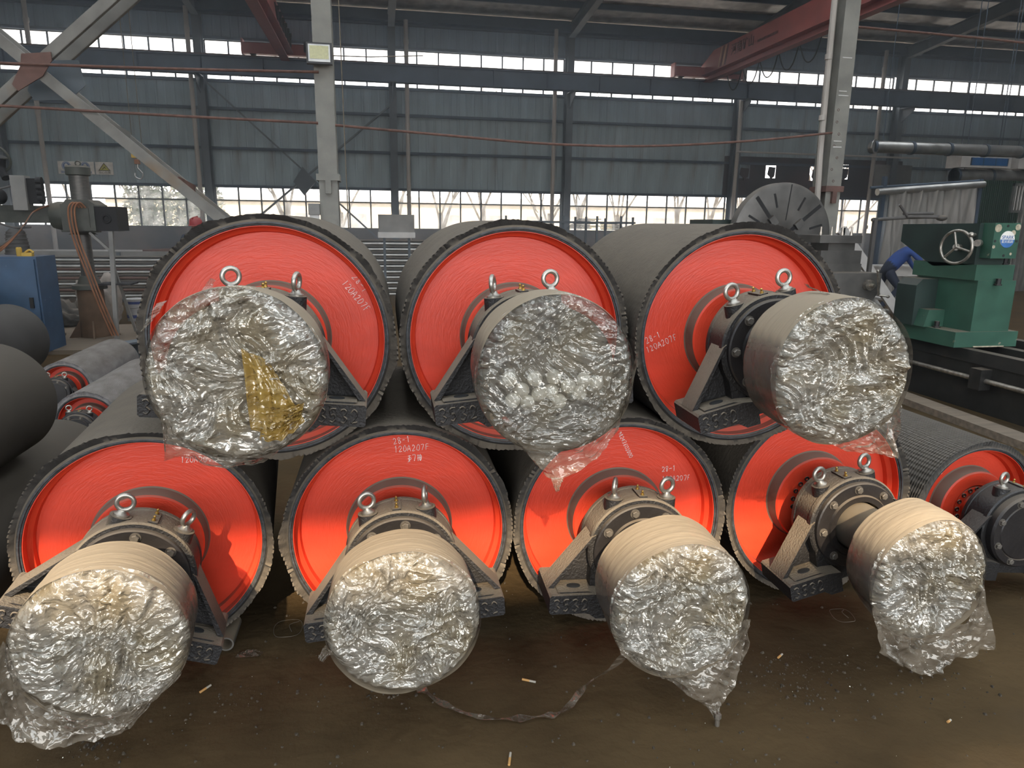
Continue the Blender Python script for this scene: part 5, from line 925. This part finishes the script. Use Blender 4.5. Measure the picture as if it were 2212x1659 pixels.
# ------------------------------------------------------------------ people
def person(name, label, loc, rotz, J, E, rad, regions, helmet, hm):
    t = thing(name, label, 'person', loc, (0, 0, R_(rotz)))
    me = bpy.data.meshes.new('body_skeleton'); keys = list(J); me.from_pydata([J[k] for k in keys], [(keys.index(a), keys.index(b)) for a, b in E], []); o = bpy.data.objects.new('body_tmp', me); COL.objects.link(o)
    sk = o.modifiers.new('skin', 'SKIN'); sk.use_smooth_shade = True; ss = o.modifiers.new('sub', 'SUBSURF'); ss.levels = 2; ss.render_levels = 2
    for i, k in enumerate(keys): me.skin_vertices[0].data[i].radius = (rad[k], rad[k]) if not isinstance(rad[k], tuple) else rad[k]; me.skin_vertices[0].data[i].use_root = (k == 'pelvis')
    dg = bpy.context.evaluated_depsgraph_get(); bm_ = bpy.data.meshes.new_from_object(o.evaluated_get(dg)); bpy.data.objects.remove(o)
    ms = []; bm_.materials.clear()
    for k in ('skin', 'shirt', 'navy', 'black', 'glove'): bm_.materials.append(M[k])
    names = ['skin', 'shirt', 'navy', 'black', 'glove']; segs = [(Vector(J[a]), Vector(J[b]), a, b) for a, b in E]
    for p in bm_.polygons:
        c = p.center; best = None
        for A, B, a, b in segs:
            d = B-A; tt = max(0, min(1, (c-A).dot(d)/max(1e-9, d.length_squared))); q = (c-(A+d*tt)).length/((rad[a] if not isinstance(rad[a], tuple) else rad[a][0])*(1-tt)+(rad[b] if not isinstance(rad[b], tuple) else rad[b][0])*tt)
            if best is None or q < best[0]: best = (q, a if tt < 0.5 else b)
        p.material_index = names.index(regions[best[1]])
    bm_.shade_smooth(); put('body', bm_, t)
    hd = Vector(J[helmet[0]]); b = MB(); prof = [(0.001, 0.125), (0.05, 0.12), (0.09, 0.095), (0.112, 0.05), (0.118, 0.0), (0.135, -0.008), (0.135, -0.014), (0.115, -0.012)]
    b.lathe(prof, 28, (0, 0, 0), 'z'); b.box(-0.012, 0.012, -0.09, 0.09, 0.10, 0.128); b.prism([(-0.08, -0.17), (0.08, -0.17), (0.10, -0.10), (-0.10, -0.10)], -0.016, -0.008, 'z')
    h = b.build('hard_hat', hm, t); h.location = hd+Vector(helmet[1]); h.rotation_euler = helmet[2]
    return t
def body(dx, lean, hipz, sh, headp, elbL, hanL, elbR, hanR, kneL, footL, kneR, footR):
    """Joint table of a standing or bending figure facing -y."""
    J = {'pelvis': (0, 0, hipz), 'waist': tuple(Vector((0, 0, hipz)).lerp(Vector(sh), 0.35)), 'chest': tuple(Vector((0, 0, hipz)).lerp(Vector(sh), 0.75)), 'neck': tuple(Vector(sh).lerp(Vector(headp), 0.35)),
         'chin': tuple(Vector(sh).lerp(Vector(headp), 0.70)), 'head': headp}
    J['crown'] = tuple(Vector(headp)+(Vector(headp)-Vector(sh)).normalized()*0.07); J['nose'] = tuple(Vector(headp).lerp(Vector(J['chin']), 0.35)+Vector((0, -0.10, 0)))
    r = {'pelvis': 0.145, 'waist': 0.135, 'chest': 0.155, 'neck': 0.058, 'chin': 0.075, 'head': 0.092, 'crown': 0.07, 'nose': 0.018}
    E = [('pelvis', 'waist'), ('waist', 'chest'), ('chest', 'neck'), ('neck', 'chin'), ('chin', 'head'), ('head', 'crown'), ('head', 'nose')]
    for s, el, ha, kn, fo in (('l', elbL, hanL, kneL, footL), ('r', elbR, hanR, kneR, footR)):
        sx = -1 if s == 'l' else 1; c = Vector(J['chest']).lerp(Vector(sh), 0.6)
        J['sh'+s] = tuple(c+Vector((sx*0.18, 0, 0.0))); J['el'+s] = el; J['wr'+s] = tuple(Vector(el).lerp(Vector(ha), 0.86)); J['pa'+s] = ha; d = (Vector(ha)-Vector(el)).normalized(); side = Vector((1, 0, 0))
        r.update({'sh'+s: 0.070, 'el'+s: 0.048, 'wr'+s: 0.032, 'pa'+s: 0.034}); E += [('chest', 'sh'+s), ('sh'+s, 'el'+s), ('el'+s, 'wr'+s), ('wr'+s, 'pa'+s)]
        for q in range(5):
            off = (q-2)*0.017 if q else -sx*0.05; L_ = [0.05, 0.08, 0.09, 0.085, 0.065][q]; a = Vector(ha)+side*off+d*(0.02 if q else -0.01); J['f%d%s' % (q, s)] = tuple(a+d*L_*0.5); J['g%d%s' % (q, s)] = tuple(a+d*L_+Vector((0, 0.015, -0.01)))
            r['f%d%s' % (q, s)] = 0.0095; r['g%d%s' % (q, s)] = 0.008; E += [('pa'+s, 'f%d%s' % (q, s)), ('f%d%s' % (q, s), 'g%d%s' % (q, s))]
        J['hp'+s] = (sx*0.10, 0.0, hipz-0.06); J['kn'+s] = kn; J['an'+s] = tuple(Vector(fo)+Vector((0, 0.05, 0.09))); J['he'+s] = tuple(Vector(fo)+Vector((0, 0.08, 0.045))); J['to'+s] = tuple(Vector(fo)+Vector((0, -0.15, 0.04)))
        r.update({'hp'+s: 0.105, 'kn'+s: 0.066, 'an'+s: 0.045, 'he'+s: 0.042, 'to'+s: 0.036}); E += [('pelvis', 'hp'+s), ('hp'+s, 'kn'+s), ('kn'+s, 'an'+s), ('an'+s, 'he'+s), ('an'+s, 'to'+s)]
    reg = {}
    for k in J: reg[k] = 'skin' if k in ('neck', 'chin', 'head', 'crown', 'nose') else 'glove' if k[:2] == 'pa' or k[0] in 'fg' else 'black' if k[:2] in ('he', 'to') else 'navy' if k[:2] in ('hp', 'kn', 'an') or k == 'pelvis' else 'shirt'
    return J, E, r, reg
J, E, r, reg = body(0, 0, 0.90, (0, -0.10, 1.30), (0, -0.20, 1.47), (-0.30, -0.16, 1.10), (-0.22, -0.40, 1.02), (0.30, -0.16, 1.10), (0.22, -0.40, 1.02), (-0.12, -0.03, 0.48), (-0.13, 0.03, 0.0), (0.12, -0.03, 0.48), (0.14, 0.03, 0.0))
for k in reg:
    if reg[k] == 'shirt': reg[k] = 'navy'
person('person', 'person in dark clothes and red hard hat behind the top left pulley', (-3.31, 14.0, 0), 160, J, E, r, reg, ('head', (0, 0, 0.035), (R_(-12), 0, 0)), M['helmet'])
J, E, r, reg = body(0, 0, 0.84, (0, -0.36, 1.22), (0, -0.55, 1.33), (-0.27, -0.48, 0.98), (-0.20, -0.62, 0.78), (0.27, -0.46, 0.98), (0.20, -0.60, 0.76), (-0.16, -0.20, 0.48), (-0.20, 0.10, 0.0), (0.14, 0.08, 0.46), (0.16, 0.34, 0.0))
person('person', 'bending person in blue shirt and red hard hat beside the tailstock', (9.45, 12.0, 0.0), 70, J, E, r, reg, ('head', (0, -0.02, 0.045), (R_(35), 0, 0)), M['helmet'])

# ------------------------------------------------------------------ outside the windows
def bare_tree(x, y, h, seed, label):
    rng = random.Random(seed); t = thing('bare_tree', label, 'tree', (x, y, -0.15), group='bare trees outside'); b = MB()
    def grow(p, d, L, r, lev):
        q = p+d*L; b.tube([p, p.lerp(q, 0.5)+Vector((rng.uniform(-1, 1), rng.uniform(-1, 1), 0))*L*0.05, q], [r, r*0.85, r*0.65], 5)
        if lev > 0:
            for k in range(3 if lev > 1 else 4):
                n = Vector((rng.uniform(-1, 1), rng.uniform(-1, 1), rng.uniform(0.1, 1.1))); grow(p.lerp(q, rng.uniform(0.45, 1.0)), (d*0.75+n*0.6).normalized(), L*rng.uniform(0.5, 0.75), r*0.52, lev-1)
    trunk = MB(); trunk.tube([(0, 0, 0), (0.03, 0, h*0.12), (0, 0.02, h*0.24)], [0.14, 0.11, 0.095], 8); trunk.build('trunk', M['bark'], t)
    for k in range(4): grow(Vector((0, 0, h*(0.12+0.035*k))), Vector((rng.uniform(-.6, .6), rng.uniform(-.6, .6), 1)).normalized(), h*0.30, 0.05, 3)
    b.build('branches', M['bark'], t)
TX = [-13.5, -11.0, -9.4, -3.3, -1.4, 0.9, 2.6, 4.6, 6.9, 8.6, 10.9, 12.6, 14.9, 17.3, 19.5, 22.0, 24.5]
TO = ['first from the left', 'second from the left', 'third from the left', 'fourth from the left', 'fifth from the left', 'sixth from the left', 'seventh from the left', 'eighth from the left', 'the middle one', 'eighth from the right', 'seventh from the right', 'sixth from the right', 'fifth from the right', 'fourth from the right', 'third from the right', 'second from the right', 'rightmost']
for i, x_ in enumerate(TX): bare_tree(x_, 28.5+(i*1.7) % 4.5, 8.5+(i*1.3) % 2.5, i, 'bare winter tree outside the windows, %s of the row' % TO[i])
def bush(x, y, z0, z1, r, n, seed, label, tw):
    rng = np.random.RandomState(seed); t = thing('evergreen_tree', label, 'tree', (x, y, -0.15), group='evergreens outside'); P = rng.randn(n, 3); P /= np.linalg.norm(P, axis=1)[:, None]; P *= (rng.rand(n, 1)**0.4)
    v = []; f = []
    for p in P:
        c = np.array([p[0]*r, p[1]*r, (z0+z1)/2+p[2]*(z1-z0)/2]); a = rng.randn(3); a /= np.linalg.norm(a); bb = np.cross(a, rng.randn(3)); bb /= np.linalg.norm(bb); k = len(v); s = rng.uniform(0.05, 0.10)
        v += [tuple(c-a*s), tuple(c+bb*s*0.4), tuple(c+a*s), tuple(c-bb*s*0.4)]; f.append((k, k+1, k+2, k+3))
    b = MB(); b.add(v, f); o = b.build('foliage', M['leaf'], t, 0); o['kind'] = 'stuff'; b = MB(); b.tube([(0, 0, 0), (0.05, 0, z1*0.8)], 0.07, 7); b.build('trunk', M['bark'], t)
bush(-7.55, 26.6, 0.8, 3.6, 0.75, 2600, 1, 'evergreen tree outside the left window, nearer the drill', 0); bush(-6.0, 27.2, 0.6, 3.4, 0.85, 2600, 2, 'evergreen tree outside the left window, nearer the brace foot', 0); bush(-6.8, 28.5, 0.5, 3.0, 0.9, 2000, 3, 'evergreen tree outside the left window, standing farther back', 0)
t = thing('far_building', 'pale far building seen through the windows', 'building', (6, 48, -0.15)); b = MB(); b.box(-22, 34, 0, 8, 0, 2.9); b.build('wall', M['far'], t, 0); b = MB(); b.box(-22.4, 34.4, -0.4, 8, 2.9, 3.3); b.build('roof', M['white'], t, 0)
for k in range(18): b = MB(); b.box(-20+k*3, -18.6+k*3, -0.06, 0.0, 1.0, 2.2); b.build('window', M['farglass'], t, 0)

# ------------------------------------------------------------------ things on the floor
def butt(x, y, a, label, L=0.030):
    t = thing('cigarette_butt', label, 'litter', (x, y, 0.0045), (0, 0, a), group='cigarette butts on the floor'); b = MB(); b.lathe([(0.004, 0), (0.004, L*0.55)], 10, axis='x'); b.build('filter', M['buttf'], t); b = MB(); b.lathe([(0.0038, L*0.55), (0.0036, L)], 10, axis='x'); b.build('paper', M['butt'], t)
butt(-0.64, 2.30, 0.9, 'cigarette butt left of the tidy wrapped pulley', 0.045); butt(0.345, 1.79, 1.3, 'cigarette butt at the very bottom of the photo', 0.05); butt(1.44, 2.15, 0.6, 'cigarette butt right of the trailing wrap', 0.035); butt(0.465, 2.185, -0.5, 'thin straw-like butt inside the looped film strip', 0.05); butt(1.80, 1.73, 0.4, 'small pale stub at the lower right', 0.02)
def wire_ring(x, y, r, label):
    b = MB(); pts = [(x+math.cos(a)*r, y+math.sin(a)*r*1.25, 0.004+0.004*math.sin(3*a)) for a in np.linspace(0, 6.6, 50)]; b.tube(pts, 0.0011, 5); b.tube(cr([(x+r*0.3, y-r*0.5, 0.004), (x+r*0.1, y+r*0.2, 0.012), (x+r*0.7, y+r*0.8, 0.004)], 6), 0.0014, 5); tag(b.build('wire_ring', M['wire']), label, 'wire')
wire_ring(-0.39, 2.66, 0.055, 'thin wire loop on the floor between the two left bottom pulleys'); wire_ring(1.87, 2.38, 0.045, 'thin wire loop on the floor left of the bottom right wrap')
P = [(0.09, 2.20, 0.02), (0.115, 2.173, 0.006), (0.208, 2.065, 0.004), (0.322, 1.998, 0.004), (0.473, 1.978, 0.005), (0.571, 1.992, 0.008), (0.66, 2.05, 0.05), (0.73, 1.98, 0.16), (0.745, 1.88, 0.30)]
C_ = cr(P, 10); v = []; f = []
for i, p in enumerate(C_):
    d = (C_[min(i+1, len(C_)-1)]-C_[max(i-1, 0)]).normalized(); n = d.cross(Vector((0, 0, 1))).normalized(); w = 0.017+0.005*math.sin(i*0.9)
    tw = 0.5*math.sin(i*0.35); a = n*math.cos(tw)+Vector((0, 0, abs(math.sin(tw)))); v += [p-a*w+Vector((0, 0, 0.004)), p+Vector((0, 0, 0.003)), p+a*w+Vector((0, 0, 0.004))]
for i in range(len(C_)-1): f += [(3*i, 3*i+1, 3*i+4, 3*i+3), (3*i+1, 3*i+2, 3*i+5, 3*i+4)]
b = MB(); b.add(v, f); tag(b.build('film_strip', F_TAIL, smooth=60), 'long strip of clear film looping across the floor', 'film')
t = thing('pipe_stub', 'short pale pipe stub beside the foot of the bottom left pulley', 'pipe', (-0.60, 2.545, 0)); b = MB(); pts_o = [(0.028, 0.0), (0.028, 0.16), (0.022, 0.16), (0.022, 0.0)]; b.lathe(pts_o, 24, (0, 0, 0.028), closed=True); b.build('tube', M['shaft'], t)
b = MB(); b.add([(-0.56, 2.49, 0.004), (-0.47, 2.47, 0.012), (-0.46, 2.51, 0.003), (-0.50, 2.52, 0.014), (-0.55, 2.53, 0.004)], [(0, 1, 3), (1, 2, 3), (0, 3, 4)]); tag(b.build('film_scrap', F_TAIL, smooth=0), 'small scrap of crumpled film beside the pipe stub', 'film')
rng = np.random.RandomState(5)
def grit(name, label, n, m, smin, smax, clusters):
    v = []; f = []
    for i in range(n):
        if clusters and rng.rand() < 0.55: c = clusters[rng.randint(len(clusters))]; x, y = c[0]+rng.randn()*c[2], c[1]+rng.randn()*c[2]*0.6
        else: x, y = rng.uniform(-1.6, 3.4), rng.uniform(1.3, 2.9)
        s = smin+(smax-smin)*rng.rand()**3; k = len(v); q = [(s*math.cos(a)*rng.uniform(.5, 1.2), s*math.sin(a)*rng.uniform(.5, 1.2)) for a in (0.2, 1.5, 2.7, 4.0, 5.2)]
        v += [(x+p[0], y+p[1], -0.001) for p in q]+[(x+p[0]*0.5, y+p[1]*0.5, s*rng.uniform(.4, .9)) for p in q]
        f += [(k+j, k+(j+1) % 5, k+5+(j+1) % 5, k+5+j) for j in range(5)]+[tuple(k+5+j for j in range(5))]
    b = MB(); b.add(v, f); o = b.build(name, m, smooth=0); tag(o, label, 'debris', kind='stuff')
CL = [(-0.55, 2.25, 0.10), (-0.9, 2.08, 0.06), (1.33, 2.06, 0.10), (1.45, 1.95, 0.12), (1.48, 2.10, 0.08), (0.0, 2.18, 0.06), (1.6, 2.0, 0.15), (1.9, 1.85, 0.12), (0.9, 1.75, 0.2), (-0.3, 2.0, 0.2)]
grit('floor_grit', 'dark grit and metal chips scattered over the dirt floor', 1500, M['stone'], 0.0015, 0.009, CL); grit('pale_chips', 'tiny pale chips sprinkled over the dirt floor', 60, M['glint'], 0.0012, 0.0035, CL)
